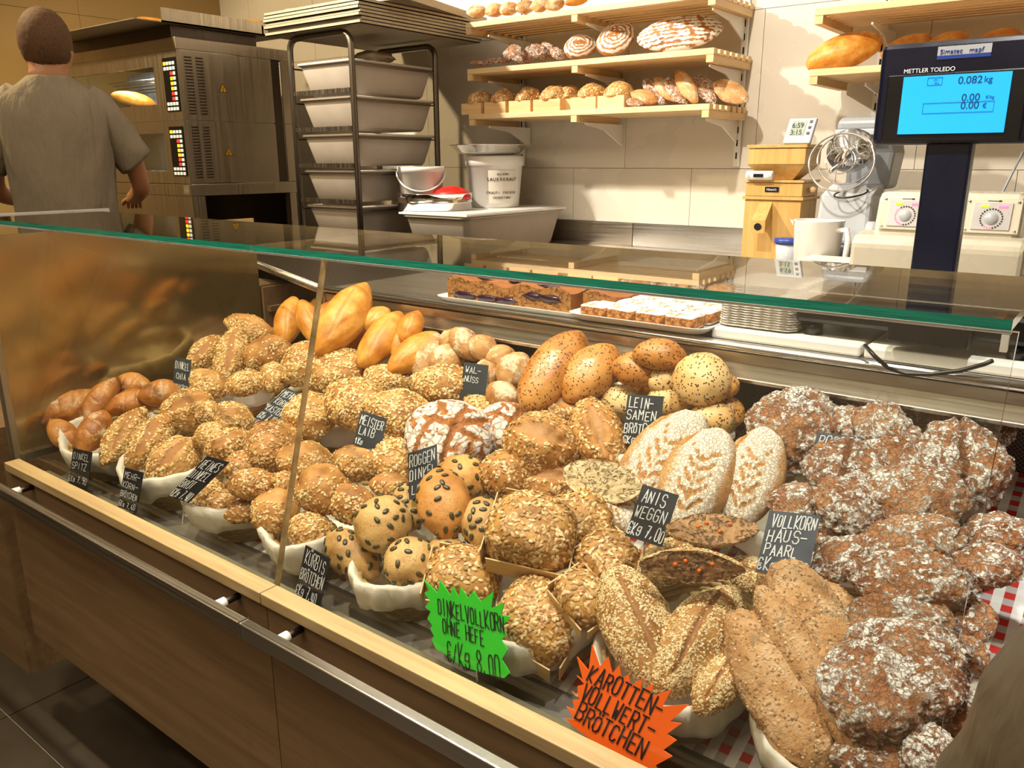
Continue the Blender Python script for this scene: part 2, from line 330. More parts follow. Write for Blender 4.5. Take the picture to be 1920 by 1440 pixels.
# kind: mat, level, exponent, taper, lump, fine, slashes[(x0,y0,x1,y1,w,depth)], flour mode, seeds[(material,len,wid,cover,mask)]
OATS = [('oat', .0072, .0042, 1.25, 'skipm1')]; SUNS = [('sun', .0088, .0040, .85, 'skipm1')]
K = {
 'spitz': dict(mat='spitz', lv=5, tp=.55, lump=.05, fine=.006, sl=[(-.45,-.5,-.25,.55,.10,.05),(.05,-.55,.3,.55,.10,.05)], fl='dust'),
 'oat': dict(mat='oatc', lv=4, tp=.25, lump=.09, fine=.015, sl=[], sd=OATS),
 'oatslit': dict(mat='oatc', lv=4, tp=.35, lump=.08, fine=.015, sl=[(-.6,-.12,.6,.15,.30,.06)], sd=OATS),
 'oatdust': dict(mat='oatc', lv=4, tp=.25, lump=.08, fine=.015, sl=[], sd=[('oat', .0066, .0038, .85, 'side')]),
 'sun': dict(mat='sunc', lv=4, tp=.2, lump=.07, fine=.012, sl=[], sd=SUNS),
 'sunbig': dict(mat='sunc', lv=5, tp=.15, lump=.07, fine=.012, sl=[(-.6,.05,.62,-.1,.30,.12)], sd=SUNS),
 'box': dict(mat='boxc', lv=5, tp=.0, lump=.06, fine=.012, sl=[], ex=.75, sd=[('sun', .0096, .0046, .85, 'all')]),
 'pump': dict(mat='pumpc', lv=4, tp=.2, lump=.05, fine=.012, sl=[], pump=1),
 'pumpb': dict(mat='pumpb', lv=4, tp=.25, lump=.05, fine=.012, sl=[], pump=1),
 'bag': dict(mat='bag', lv=5, tp=.3, lump=.035, fine=.008, sl=[(-.7,-.1,.6,.2,.12,.028)], fl='none'),
 'bun': dict(mat='flax', lv=4, tp=.05, lump=.04, fine=.004, sl=[], sd=[('flaxs', .0042, .0019, .09, 'all')]),
 'buntan': dict(mat='flaxl', lv=4, tp=.05, lump=.04, fine=.004, sl=[], sd=[('flaxs', .0042, .0019, .09, 'all')]),
 'flaxl': dict(mat='flaxl', lv=5, tp=.15, lump=.03, fine=.005, sl=[], fl='spot', sd=[('flaxs', .0042, .0019, .07, 'all')]),
 'wal': dict(mat='wal', lv=4, tp=.25, lump=.07, fine=.015, sl=[(-.6,-.1,.6,.1,.16,.08)], fl='dust'),
 'crack': dict(mat='crack', lv=5, tp=0, lump=.04, fine=.012, sl=[(-.55,-.75,-.35,.5,.07,.07),(-.6,.15,.7,-.05,.10,.10),(.1,-.8,.2,.8,.11,.10),(.2,.1,.75,.6,.09,.08),(-.1,.3,-.5,.75,.07,.07),(.55,-.7,.6,-.2,.05,.05)], fl='full'),
 'ear': dict(mat='ear', lv=5, tp=.2, lump=.03, fine=.01, sl=[(-.85,.0,.25,.02,.025,.04)]+[(-.75+.22*k,.04,-.48+.22*k,.42,.05,.06) for k in range(5)]+[(-.75+.22*k,-.04,-.48+.22*k,-.42,.05,.06) for k in range(5)]+[(.3,.75,.95,.4,.10,.05)], fl='centre'),
 'rye': dict(mat='rye', lv=5, tp=.1, lump=.10, fine=.03, sl=[], fl='patch'),
 'ryepair': dict(mat='rye', lv=5, tp=.05, lump=.08, fine=.03, sl=[(0,-1.2,0.06,1.2,.10,.16)], fl='patch'),
 'coarse': dict(mat='coarse', lv=5, tp=.0, ex=.86, lump=.06, fine=.03, sl=[], fl='light', sd=[('bran', .0040, .0026, .22, 'bran')]),
 'ses': dict(mat='ses', lv=5, tp=.35, lump=.05, fine=.012, sl=[(-.7,-.1,.7,.12,.13,.09)], sd=[('sesame', .0040, .0023, 1.3, 'skipm1')]),
 'band': dict(mat='band', lv=5, tp=.0, lump=.03, fine=.006, sl=[(-.35,.15,.35,-.2,.22,.1)], fl='rings'),
 'cross': dict(mat='band', lv=5, tp=.0, lump=.03, fine=.006, sl=[(-.5,.3,.5,-.2,.07,.06),(-.1,-.4,.3,.5,.06,.06),(-.35,-.1,.1,.5,.05,.05)], fl='rings'),
 'slash4': dict(mat='band', lv=5, tp=.1, lump=.02, fine=.006, sl=[(-.62+.36*k,.75,-.42+.36*k,-.65,.075,.07) for k in range(4)], fl='rings'),
 'white': dict(mat='bag', lv=4, tp=.06, lump=.03, fine=.006, sl=[(-.6,-.05,.6,.1,.06,.03)], fl='none'),
}
def seedmesh(P_, N_, L, W, T, up=.0):
    n = len(P_); r = rng.normal(size=(n, 3)); t = r-N_*(r*N_).sum(1)[:, None]; t /= np.linalg.norm(t, axis=1)[:, None]
    b = np.cross(N_, t); jl = rng.uniform(.8, 1.15, n)[:, None]; jw = rng.uniform(.85, 1.15, n)[:, None]
    tilt = rng.normal(0, .22, n)[:, None]
    prof = [(1, 0), (.45, .85), (-.4, 1.), (-1, 0), (-.4, -1.), (.45, -.85)]
    vs = np.zeros((n, 7, 3))
    for k, (x, y) in enumerate(prof):
        vs[:, k] = P_+N_*(up+tilt*x*L*.5)+t*(x*L/2*jl)+b*(y*W/2*jw)
    vs[:, 6] = P_+N_*(up+T)
    fs = np.array([[6, k, (k+1) % 6] for k in range(6)])
    return vs.reshape(-1, 3), (fs[None]+(np.arange(n)*7)[:, None, None]).reshape(-1, 3)
def np_obj(name, v, f, mat, parent, smooth=True, attrs=None):
    me = bpy.data.meshes.new(name); nv, nf = len(v), len(f)
    me.vertices.add(nv); me.vertices.foreach_set('co', np.ascontiguousarray(v, dtype=np.float32).ravel())
    me.loops.add(nf*3); me.loops.foreach_set('vertex_index', np.ascontiguousarray(f, dtype=np.int32).ravel())
    me.polygons.add(nf); me.polygons.foreach_set('loop_start', np.arange(0, nf*3, 3, dtype=np.int32))
    me.update(calc_edges=True); me.materials.append(mat)
    if smooth: me.polygons.foreach_set('use_smooth', [True]*nf)
    for k, a in (attrs or {}).items():
        at = me.attributes.new(k, 'FLOAT', 'POINT'); at.data.foreach_set('value', a.astype(np.float32))
    o = bpy.data.objects.new(name, me); C.objects.link(o)
    if parent: o.parent = parent
    return o
def bread_shape(kind, a, b, c, flat=.55, cut=None):
    k = K[kind]; v, f = ico(k['lv']); v = v.copy(); off = rng.uniform(0, 60, 3)
    if k.get('ex'):
        e = k['ex']; v = np.sign(v)*np.abs(v)**e
    tp = k['tp']; wd = 1-tp*(v[:,0]**2)*np.abs(v[:,0])**.5
    v[:,1] *= wd; v[:,2] *= 1-.6*tp*v[:,0]**2
    v[:,1] += rng.normal(0, .05)*(v[:,0]**2)
    nrm = v/np.linalg.norm(v, axis=1)[:, None]
    n1 = fbm(v*1.7+off, 2)
    x, y = v[:,0]+.06*pn(v*4+off), v[:,1]+.06*pn(v*4+off+9); top = np.clip((v[:,2]+.05)/.25, 0, 1)
    m1 = np.zeros(len(v)); disp = k['lump']*n1
    asp = a/b
    for s in k['sl']:
        sx = (s[0]*asp, s[1], s[2]*asp, s[3]); d, t = seg_d(x*asp, y, sx); wdt = s[4]*(1-.55*abs(2*t-1)**2)
        g = np.clip(1-(d/wdt)**2, 0, 1)*top; m1 = np.maximum(m1, g)
        disp = disp-s[5]*g+.35*s[5]*np.exp(-((d-wdt*1.25)/(wdt*.45))**2)*top
    sz = np.array([a, b, c]); q = v*sz
    fl = k.get('fl', 'none'); m2 = np.zeros(len(v)); fn = fbm(q*70+off, 3)
    if fl == 'dust': m2 = (.34 if kind == 'wal' else .18)+.5*fbm(q*28+off, 3)*top
    elif fl == 'full':
        rd = np.abs(fbm(q*34+off, 3)); m2 = np.clip(rd*5, 0, 1)*.95*np.clip((v[:,2]+.45)/.3, 0, 1)*(1-1.6*m1)
        disp = disp-.02*(rd < .07)
    elif fl == 'centre':
        m2 = np.clip(1.5-1.9*np.abs(y)**2-.35*np.abs(x), 0, 1)*.85+.2*fbm(q*40+off, 3)-1.3*m1
        
    elif fl == 'patch':
        st = q*np.array([80, 118, 95]); g = fbm(st+off+.7*pn(q*150)[:, None], 4); m2 = np.clip(.49+.35*g+.3*fbm(q*15+off, 1), 0, 1)
        rd = np.abs(fbm(q*60+off+5, 2)); m2 = m2-.5*(rd < .05); m2 *= 1-.7*m1
        disp = disp+.035*np.tanh(g*6)*(a > .03)+.05*fbm(q*32+off, 2)-.03*(rd < .06)
    elif fl == 'light': m2 = .12+.45*fbm(q*60+off, 3)
    elif fl == 'spot': m2 = .75*np.exp(-((x+.1)**2/.12+(y-.1)**2/.16))+.3*fn-.1
    elif fl == 'rings':
        rr = np.hypot(x, y) if kind != 'slash4' else y+.1*x
        m2 = (.62 if kind != 'slash4' else .85)+.5*np.sin(rr*30)-1.6*m1+.25*fn
        disp = disp+.012*np.sin(rr*30)
        if kind == 'slash4': m2 = m2-.4*(np.sin(x*60) > .3)
    disp = disp+k['fine']*fbm(q*90+off, 2)
    v = v+nrm*disp[:, None]
    v[:,2] = np.where(v[:,2] < 0, v[:,2]*flat, v[:,2])
    v = v*sz
    # normals
    tri = v[f]; fn_ = np.cross(tri[:,1]-tri[:,0], tri[:,2]-tri[:,0]); vn = np.zeros_like(v)
    for j in range(3): np.add.at(vn, f[:, j], fn_)
    vn /= np.linalg.norm(vn, axis=1)[:, None]+1e-12
    return v, f, fn_, vn, m1, m2
def frame(px, py, ang, a, b, dd=0., tilt=.45, pos=None, lean=None):
    """place + size of a bread: pixel centre, pixel half sizes, image angle (clockwise, degrees)"""
    p = pos.copy() if pos is not None else pile(px, py)
    rd = ray(px, py).normalized()
    n = (-rd*(1-tilt)+Vector((0, 0, 1))*tilt).normalized() if lean is None else lean.normalized()
    t = RT*math.cos(math.radians(ang))-UP*math.sin(math.radians(ang)); t = (t-n*t.dot(n)).normalized(); s = n.cross(t)
    dep = proj_depth(p)/F
    def per(v_): return (v_-rd*v_.dot(rd)).length
    A = a*dep/max(.5, per(t)); B = b*dep/max(.5, per(s))
    return p, rd, n, t, s, A, B
GSL = (.838-.693)/(1.20-.672)
def bread(kind, name, label, px, py, a, b, ang, dd=0., group=None, cz=.78, cat='bread', tilt=.45, pos=None, lean=None, flat=.55, sink=.55, nobody=False):
    if pos is None: a *= 1.06; b *= 1.08
    p, rd, n, t, s, A, B = frame(px, py, ang, a, b, dd, tilt, pos, lean)
    A *= .97; B *= .97; c = min(A, B)*cz
    ctr = p-rd*dd+(rd*(c*sink) if pos is None else Vector((0,0,0)))
    v, f, fn_, vn, m1, m2 = bread_shape(kind, A, B, c, flat)
    k = K[kind]; root = thing(name, label, cat, (0,0,0), group)
    R3 = np.array([[t.x, s.x, n.x], [t.y, s.y, n.y], [t.z, s.z, n.z]]); ca, sa = math.cos(math.radians(ang)), math.sin(math.radians(ang))
    fwv, rtv, upv = np.array(FW), np.array(RT), np.array(UP)
    for it in range(3):
        W_ = v@R3.T+np.array(ctr-CAM); zz_ = W_@fwv; ix_ = F*(W_@rtv)/zz_+960-px; iy_ = 720-F*(W_@upv)/zz_-py
        q1 = ix_*ca+iy_*sa; q2 = -ix_*sa+iy_*ca; g1, g2 = (q1.max()-q1.min())/2, (q2.max()-q2.min())/2
        f1, f2 = min(1.7, max(.6, a*1.02/g1)), min(1.7, max(.6, b*1.03/g2)); v[:,0] *= f1; v[:,1] *= f2; A *= f1; B *= f2
        dx_, dy_ = (ix_.max()+ix_.min())/2, (iy_.max()+iy_.min())/2; dd0 = (ctr-CAM).dot(FW)/F
        ctr = ctr-(RT*dx_-UP*dy_)*dd0
        if it == 0: zf_ = min(1.25, max(.8, math.sqrt(f1*f2))); v[:,2] *= zf_; c *= zf_
    tri_ = v[f]; fn_ = np.cross(tri_[:,1]-tri_[:,0], tri_[:,2]-tri_[:,0])
    if pos is None:
        W_ = v@R3.T+np.array(ctr)
        hi = W_[(W_[:,2] > .975) & (W_[:,0] > -1.62)]
        if len(hi) and dd > -.05 and hi[:,1].max() > 1.252:
            ctr = ctr-rd*((hi[:,1].max()-1.252)/rd.y); W_ = v@R3.T+np.array(ctr)
        gap = (W_[:,1]-.693-(W_[:,2]-.672)*GSL).min()-.030
        if gap < 0: ctr = ctr-rd*(gap/(rd.y-GSL*rd.z))
    root.matrix_world = Matrix(((t.x, s.x, n.x, ctr.x), (t.y, s.y, n.y, ctr.y), (t.z, s.z, n.z, ctr.z), (0,0,0,1)))
    np_obj('loaf', v, f, BM[k['mat']], root, True, {'m1': m1, 'm2': m2})
    ar = np.linalg.norm(fn_, axis=1)/2; cen = v[f].mean(1); fnn = fn_/(2*ar[:, None]+1e-12)
    fm1 = m1[f].mean(1)
    if kind == 'box': okz = cen[:,2] > -.25*c
    else: okz = cen[:,2] > -.35*c
    for (mt, L, W, cov, mask) in k.get('sd', []):
        wgt = ar*okz
        if mask == 'skipm1': wgt = wgt*np.where(fm1 > .25, .04, 1)
        if mask == 'side': wgt = wgt*np.where(cen[:,1] < .15*B*np.sin(cen[:,0]/A*3), 1., .12)
        if mask != 'all': wgt = wgt*np.clip(.75+1.1*fbm(cen*45, 2), .08, 1.3)
        nn = int(wgt.sum()*cov/(L*W*.62)); nn = min(nn, 5000)
        if nn < 3: continue
        ix = rng.choice(len(f), nn, p=wgt/wgt.sum()); bc = rng.dirichlet((1,1,1), nn)
        pts = (v[f[ix]]*bc[:, :, None]).sum(1)
        sv, sf = seedmesh(pts, fnn[ix], L, W, W*(.34 if mt != 'flaxs' else .15), W*.16)
        o = np_obj({'bran': 'bran_flakes', 'oat': 'oat_flakes', 'sun': 'sunflower_seeds', 'sesame': 'sesame_seeds', 'flaxs': 'flax_seeds'}[mt], sv, sf, M[mt], root, False, {'m1': np.repeat(rng.uniform(0, 1, nn), 7)}); o['kind'] = 'stuff'
    if k.get('pump'):
        cand = rng.choice(len(f), 500, p=ar*okz/(ar*okz).sum()); got = []
        for i in cand:
            q = cen[i]
            if all(np.linalg.norm(q-g) > .0115 for g in got) and pn((q*38)[None]+3)[0] > -.25:
                got.append(q); N_ = Vector(fnn[i]); r_ = Vector(rng.normal(size=3)); T_ = (r_-N_*r_.dot(N_)).normalized(); B_ = N_.cross(T_)
                o = bpy.data.objects.new('pumpkin_seed', PUMP); C.objects.link(o); o.parent = root
                q = Vector(q)+N_*.0006; o.matrix_local = Matrix(((T_.x,B_.x,N_.x,q.x),(T_.y,B_.y,N_.y,q.y),(T_.z,B_.z,N_.z,q.z),(0,0,0,1)))
                if len(got) > 30: break
    return root
_pb = MB(); _o = [(.0066*math.cos(x)*(1+.15*math.cos(x)), .0039*math.sin(x)) for x in [i*2*PI/10 for i in range(10)]]
_pb.loft([[Vector((x*s_, y*s_, z)) for x, y in _o] for s_, z in ((.8, -.0008), (1, .0004), (.72, .0016), (.3, .0019))], 0)
_po = _pb.obj('pumpkin_seed', M['pump'], None, True); PUMP = _po.data; bpy.data.objects.remove(_po)
# ---------------- baskets ----------------
TIL = math.atan(.27)
def deck_z(y): return .640+.27*(y-.735)
def basket(label, cx, cyy, hx, hy, hgt=.083, group='cloth lined bread baskets', rot=0., fold=.03):
    b = thing('bread_basket', label, 'basket', (cx, cyy, deck_z(cyy)+.001), group)
    b.rotation_euler = (TIL, 0, rot)
    m = MB(); nr = 9; ns = 72
    for r in range(nr):
        z = .006+r*(hgt-.004)/nr; k = .80+.17*(r/nr)
        m.tube([(hx*k*math.cos(2*PI*j/ns)*(1+.012*((j//2+r) % 2*2-1)), hy*k*math.sin(2*PI*j/ns)*(1+.012*((j//2+r) % 2*2-1)), z) for j in range(ns)], .0058, 5, closed=True)
    m.obj('weave', M['wicker'], b, True)
    m = MB(); m.lathe([(0, .004), (.8, .004)], n=32, sx=hx, sy=hy); m.obj('base', M['wicker'], b, True)
    n = 150; rings = []; ph = rng.uniform(0, 6, 6)
    prof = [(.0, .02), (.55, .02), (.80, .035), (.90, hgt*.7), (.965, hgt+.003), (1.0, hgt+.012), (1.04, hgt+.008), (1.055, hgt-.008), (1.05, hgt-.024), (1.035, hgt-.036)]
    for i, (r, z) in enumerate(prof):
        ring = []
        N1 = fbm(np.array([[math.cos(2*PI*j/n)*5+ph[0], math.sin(2*PI*j/n)*5, i*.55+ph[1]] for j in range(n)]), 3)
        for j in range(n):
            a = 2*PI*j/n; wv = .010*math.sin(3*a+ph[0])+.008*math.sin(7*a+ph[1])+.006*math.sin(19*a+ph[2]+i*.4)+.006*math.sin(31*a+i*.9)*(i > 5)
            rr = r*(1+(wv if i > 3 else 0)); zz = z+(.004*math.sin(2*a+ph[3])+.003*math.sin(5*a+ph[4]) if i > 3 else 0)+(.007*math.sin(4*a+ph[5])+.003*math.sin(11*a) if i > 7 else 0)
            k_ = float(N1[j])*(i > 3); rr *= 1+.022*k_; zz += .0045*k_; ring.append(Vector((hx*rr*math.cos(a), hy*rr*math.sin(a), zz)))
        rings.append(ring)
    m = MB().loft(rings, cap0=False, cap1=False); m.obj('cloth_lining', M['linen'], b, True, solid=.0022)
    return b
# ---------------- handwriting ----------------
G = {'A':'002640;1232','B':'00063645443303;3342413000','C':'4536160501103041','D':'00063645413000','E':'40000646;0333','F':'000646;0333','G':'45361605011030414323','H':'0006;4046;0343','I':'2026',
'K':'0006;460240','L':'060040','M':'0006234640','N':'00064046','O':'160501103041453616','P':'00063645443303','R':'00063645443303;2340','S':'453616050413334241301001','T':'2026;0646','U':'060110304146','i':'2024;2526',
'V':'062046','W':'0610233046','Z':'06460040','0':'16050110304145361605','1':'042620','4':'06024240;3630','6':'361502113041423302','7':'064610;1333','8':'2304051636454423020110304142'+'23','9':'443313040516364544423010',
'€':'4536160501103041;0333;0232','-':'0343','/':'0046',',':'1100','k':'0006;340230','g':'4434140302123243;4441301001','.':'1020',' ':'',
'Ö':'150401103041443515;1617;3637','Ü':'050110304145;1617;3637'}
def glyph(ch):
    out = []
    for st in G.get(ch, '').split(';'):
        pts = [(int(st[i]), int(st[i+1])) for i in range(0, len(st)-1, 2)]
        if len(pts) > 1: out.append(pts)
    return out
def letters(root, lines, O, U_, V_, Nn, mat, wd=.0011, name='lettering', shear=.12):
    """lines: (text, x, y, width, height) in card units; O corner (bottom left), U_, V_ edge vectors"""
    m = MB(); eps = .0009
    for (tx, x, y, w_, h_) in lines:
        n = len(tx); cw = w_/n
        for i, ch in enumerate(tx):
            wd_ = wd*.8; jx, jy, js = rng.uniform(-.06, .06)*cw, rng.uniform(-.06, .06)*h_, rng.uniform(.9, 1.1)
            for st in glyph(ch):
                pts = []
                for gx, gy in st:
                    fx = x+i*cw+jx+cw*.66*gx/4*js+shear*h_*gy/6*.6; fy = y+jy+h_*gy/6*js
                    pts.append(O+U_*fx+V_*fy+Nn*eps)
                for p0, p1 in zip(pts, pts[1:]):
                    d = (p1-p0); L = d.length
                    if L < 1e-6: continue
                    d /= L; s_ = Nn.cross(d)*(wd_/2); e_ = d*(wd*.35)
                    m.add([p0-e_-s_, p1+e_-s_, p1+e_+s_, p0-e_+s_], [(0, 1, 2, 3)])
    return m.obj(name, mat, root)
def card(name, label, tl, tr, bl, lines, dd=.045, mat='slate', inkm='chalk', up=.25, wd=.0011, cat='sign', poly=None, group=None, plane=None, gl=False):
    br = (tr[0]+bl[0]-tl[0], tr[1]+bl[1]-tl[1]); cx, cyy = (tr[0]+bl[0])/2, (tr[1]+bl[1])/2
    rd = ray(cx, cyy).normalized(); p = plane or (pile(cx, cyy)-rd*dd); n = (-rd+Vector((0, 0, up))).normalized() if not gl else Vector((0, -1, .27)).normalized()
    for _ in range(3):
        qs = [CAM+ray(*q)*((p-CAM).dot(n)/ray(*q).dot(n)) for q in (tl, tr, bl, br)]; gap = min(q.y-.693-(q.z-.672)*GSL for q in qs)-(.004 if gl else .009)
        if gap < 0: p = p-rd*(gap/(rd.y-GSL*rd.z))
    def hitp(q): d = ray(*q); return CAM+d*((p-CAM).dot(n)/d.dot(n))
    O = hitp(bl); U_ = hitp(br)-O; V_ = hitp(tl)-O
    root = thing(name, label, cat, tuple(O+U_*.5), group); off = root.location
    m = MB(); pl = [hitp(q)-off for q in poly] if poly else [O-off, O+U_-off, O+U_+V_-off, O+V_-off]
    m.prism(pl, -n*.0016); m.obj('card', M[mat], root)
    letters(root, lines, O-off, U_, V_, n, M[inkm], wd)
    m = MB(); c = O+U_*.5-off-n*.003; m.tube([c+V_*.12, c-Vector((0, 0, .05))], .0014, 6); m.obj('pick', M['steel_b'], root, True)
    return root
def text3d(body, size, loc, mat, parent, name='lettering', rot=(PI/2, 0, 0), align='LEFT', ext=.0004, sx=1.):
    cu = bpy.data.curves.new(name, 'FONT'); cu.body = body; cu.size = size; cu.extrude = ext; cu.align_x = align
    o = bpy.data.objects.new(name, cu); C.objects.link(o); cu.materials.append(mat)
    if parent: o.parent = parent
    me = bpy.data.meshes.new_from_object(o); bpy.data.objects.remove(o); o = bpy.data.objects.new(name, me); C.objects.link(o)
    if parent: o.parent = parent
    o.location = loc; o.rotation_euler = rot; o.scale = (sx, 1, 1); return o
# ======================= room =======================
def tiles(name, parent_name, O, ux, uz, nx, nz, tw, th, mat, jn=.0025, th3=.006, nrm=None):
    pass
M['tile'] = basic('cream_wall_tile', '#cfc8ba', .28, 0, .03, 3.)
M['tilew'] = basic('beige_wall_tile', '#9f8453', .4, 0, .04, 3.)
M['grout'] = basic('grout', '#8d8576', .9)
M['floor'] = basic('grey_floor_tile', '#352d23', .45, 0, .12, 6.)
M['ceil'] = basic('ceiling_paint', '#cfc6b4', .9)
def structure(name, mb, mat, **k): return tag(mb.obj(name, mat, **k), kind='structure')
XL, XR, YB, YF = -4.85, 1.6, 3.3, -1.6
structure('floor', MB().box((XL, YF, -.05), (XR, YB, -.006)), M['grout'])
fl = bpy.data.objects['floor']
structure('ceiling', MB().box((XL, YF, 2.95), (XR, YB, 3.0)), M['ceil'])
wb = structure('wall_back', MB().box((XL, YB+.008, 0), (XR, YB+.1, 2.95)), M['grout'])
wl = structure('wall_left', MB().box((XL-.1, YF, 0), (XL-.008, YB+.1, 2.95)), M['grout'])
wr = structure('wall_right', MB().box((XR, YF, 0), (XR+.1, YB+.1, 2.95)), M['ceil'])
wf = structure('wall_front', MB().box((XL-.1, YF-.1, 0), (XR+.1, YF, 2.95)), M['ceil'])
def share(name, me, parent, loc, rot=(0,0,0)):
    o = bpy.data.objects.new(name, me); C.objects.link(o); o.parent = parent; o.location = loc; o.rotation_euler = rot; return o
def tmesh(w_, d_, h_, mat, bev=.002):
    o = MB().box((bev*.5, 0, bev*.5), (w_-bev*.5, d_, h_-bev*.5)).obj('tile_tmp', mat); me = o.data; bpy.data.objects.remove(o); return me
tb = tmesh(.6, .008, .3*2, M['tile']); tz = [1.29-.6*2-.0, 1.29-.6, 1.29, 1.89, 2.49]
zs = P(1300, 316, 1, YB).z
x0 = P(1297, 316, 1, YB).x; x1 = P(1430, 92, 1, YB).x
for r, z in enumerate([zs-1.2, zs-.6, zs, zs+.6, zs+1.2]):
    k0 = x0 if r % 2 == 1 else x1
    x = k0-.6*math.ceil((k0-XL)/.6)
    while x < XR:
        if z+.6 > 0 and x+.6 > XL and z < 2.8: share('tile', tb, wb, (x, YB, z))
        x += .6
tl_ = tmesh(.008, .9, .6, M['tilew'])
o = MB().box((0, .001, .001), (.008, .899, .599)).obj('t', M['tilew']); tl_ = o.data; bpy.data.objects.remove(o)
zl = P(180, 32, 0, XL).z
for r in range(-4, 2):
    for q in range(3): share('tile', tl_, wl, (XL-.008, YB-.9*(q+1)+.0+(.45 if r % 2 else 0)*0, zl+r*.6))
o = MB().box((.002, .002, -.006), (.598, .598, 0)).obj('t', M['floor']); tf = o.data; bpy.data.objects.remove(o)
fx, fy = P(0, 1350, 2, 0).x, P(0, 1350, 2, 0).y+.02
for i in range(-5, 7):
    for j in range(-4, 6):
        x, y = fx+i*.6, fy+j*.6
        if x > XL-.1 and x < XR and y < YB-.2 and y > YF-.4: share('tile', tf, fl, (x, y, 0))

# ======================= display counter =======================
LX0, LX1, LXS = -1.925, .62, P(487, 1112, 2, .703).x
TOP, YG = 1.21, .838
cnt = thing('display_counter', 'long glass bakery display counter with pale oak ledge and brown wood front', 'counter', (-1.0, .9, 0))
def cp(name, mb, mat, **k):
    o = mb.obj(name, mat, **k); o.parent = cnt; o.matrix_parent_inverse = Matrix.Translation(cnt.location).inverted(); return o
for (a, b) in ((LX0, LXS-.001), (LXS+.001, LX1)):
    cp('ledge', MB().box((a, .65, .683), (b, .682, .703)), M['oak'], bevel=.0015)
pl0 = P(66, 1193, 1, .66).x
for (a, b) in ((pl0, LXS-.001), (LXS+.001, LX1)):
    cp('front_panel', MB().box((a, .66, .25), (b, .678, .682)), M['walnut'])
cp('plinth', MB().box((-2.2, .98, 0), (LX1, 1.45, .25)), M['black'])
cp('end_post', MB().box((-2.62, .714, 0), (-2.205, .94, .70)), M['walnut'])
cp('end_cabinet', MB().box((-2.62, .95, .0), (-1.985, 1.5, 1.0)), M['walnut'])
cp('inner_side_wall', MB().box((-1.975, 1.39, .64), (-1.96, 2.0, 1.0)), M['walnut'])
cp('inner_side_ledge', MB().box((-1.96, 1.40, .93), (-1.945, 2.0, .945)), M['walnut'])
# metal bumper rail on white stand-offs
zr, yr0, yr1 = .681, .60, .617
xr = P(445, 1170, 2, .681).x
for (a, b) in ((-2.3, xr-.001), (xr+.001, LX1)):
    cp('bumper_rail', MB().box((a, yr0, zr-.026), (b, yr1, zr)), M['steel_b'] if a > -1.5 else M['steel'], bevel=.002)
cp('rail_joint', MB().box((xr-.002, yr0-.0015, zr-.027), (xr+.002, yr1+.0005, zr+.001)), M['chrome'])
for px, py in ((34, 920), (418, 1133), (536, 1198)):
    q = P(px, py, 1, .63); m = MB(); m.tube([(q.x, .66, zr-.012), (q.x, .618, zr-.012)], .006, 12); so_ = cp('stand_off', m, M['dsteel'], smooth=True); m = MB().tube([(q.x, .634, zr-.012), (q.x, .618, zr-.012)], .009, 12).obj('white_cap', M['white'], so_, True)
for x in (-.15, .25): cp('stand_off', MB().tube([(x, .66, .669), (x, .618, .669)], .008, 12), M['white'], smooth=True)
# deck + trims
M['chan'] = basic('grey_aluminium_channel', '#8d8872', .35, .35, .1, 8.); M['deckm'] = basic('grey_deck_sheet', '#77716a', .4, .3, .1)
cp('bottom_channel', MB().box((LX0+.03, .685, .645), (LX1, .728, .668)), M['chan'], bevel=.002)
y0, y1 = .735, 1.56
m = MB(); m.prism([Vector((LX0+.03, y0, deck_z(y0))), Vector((LX0+.03, y1, deck_z(y1))), Vector((LX0+.03, y1, deck_z(y1)-.02)), Vector((LX0+.03, y0, deck_z(y0)-.02))], Vector((LX1-LX0-.03, 0, 0)))
cp('display_deck', m, M['deckm'])
# chequered cloth pieces on the deck
t = NT('red_white_check_cloth'); tc = t.n('TexCoord'); ck = t.n('TexBrick', Vector=tc.outputs['Object'])
sx = t.n('SeparateXYZ', i0=tc.outputs['Object'])
def stripe(v, f): return t.math('GREATER_THAN', t.math('FRACT', t.math('MULTIPLY', v, f)), .5)
a_ = stripe(sx.outputs[0], 38.); b_ = stripe(sx.outputs[1], 38.)
cc = t.mix(a_, lin('#e8e6e4'), lin('#c9302a')); dd_ = t.mix(a_, lin('#efeeec'), lin('#b9b4b2'))
bs = t.n('BsdfPrincipled', Base__Color=t.mix(b_, dd_, cc), Roughness=.85); M['check'] = t.done(bs)
ckc = MB()
n = 60
ckc.prism([Vector((-1.85, .79, deck_z(.79)+.0006)), Vector((-1.85, 1.5, deck_z(1.5)+.0006)), Vector((-1.85, 1.5, deck_z(1.5)+.002)), Vector((-1.85, .79, deck_z(.79)+.002))], Vector((2.4, 0, 0)))
tag(ckc.obj('check_tablecloth', M['check']), 'red and white chequered cloth under the bread baskets', 'cloth')
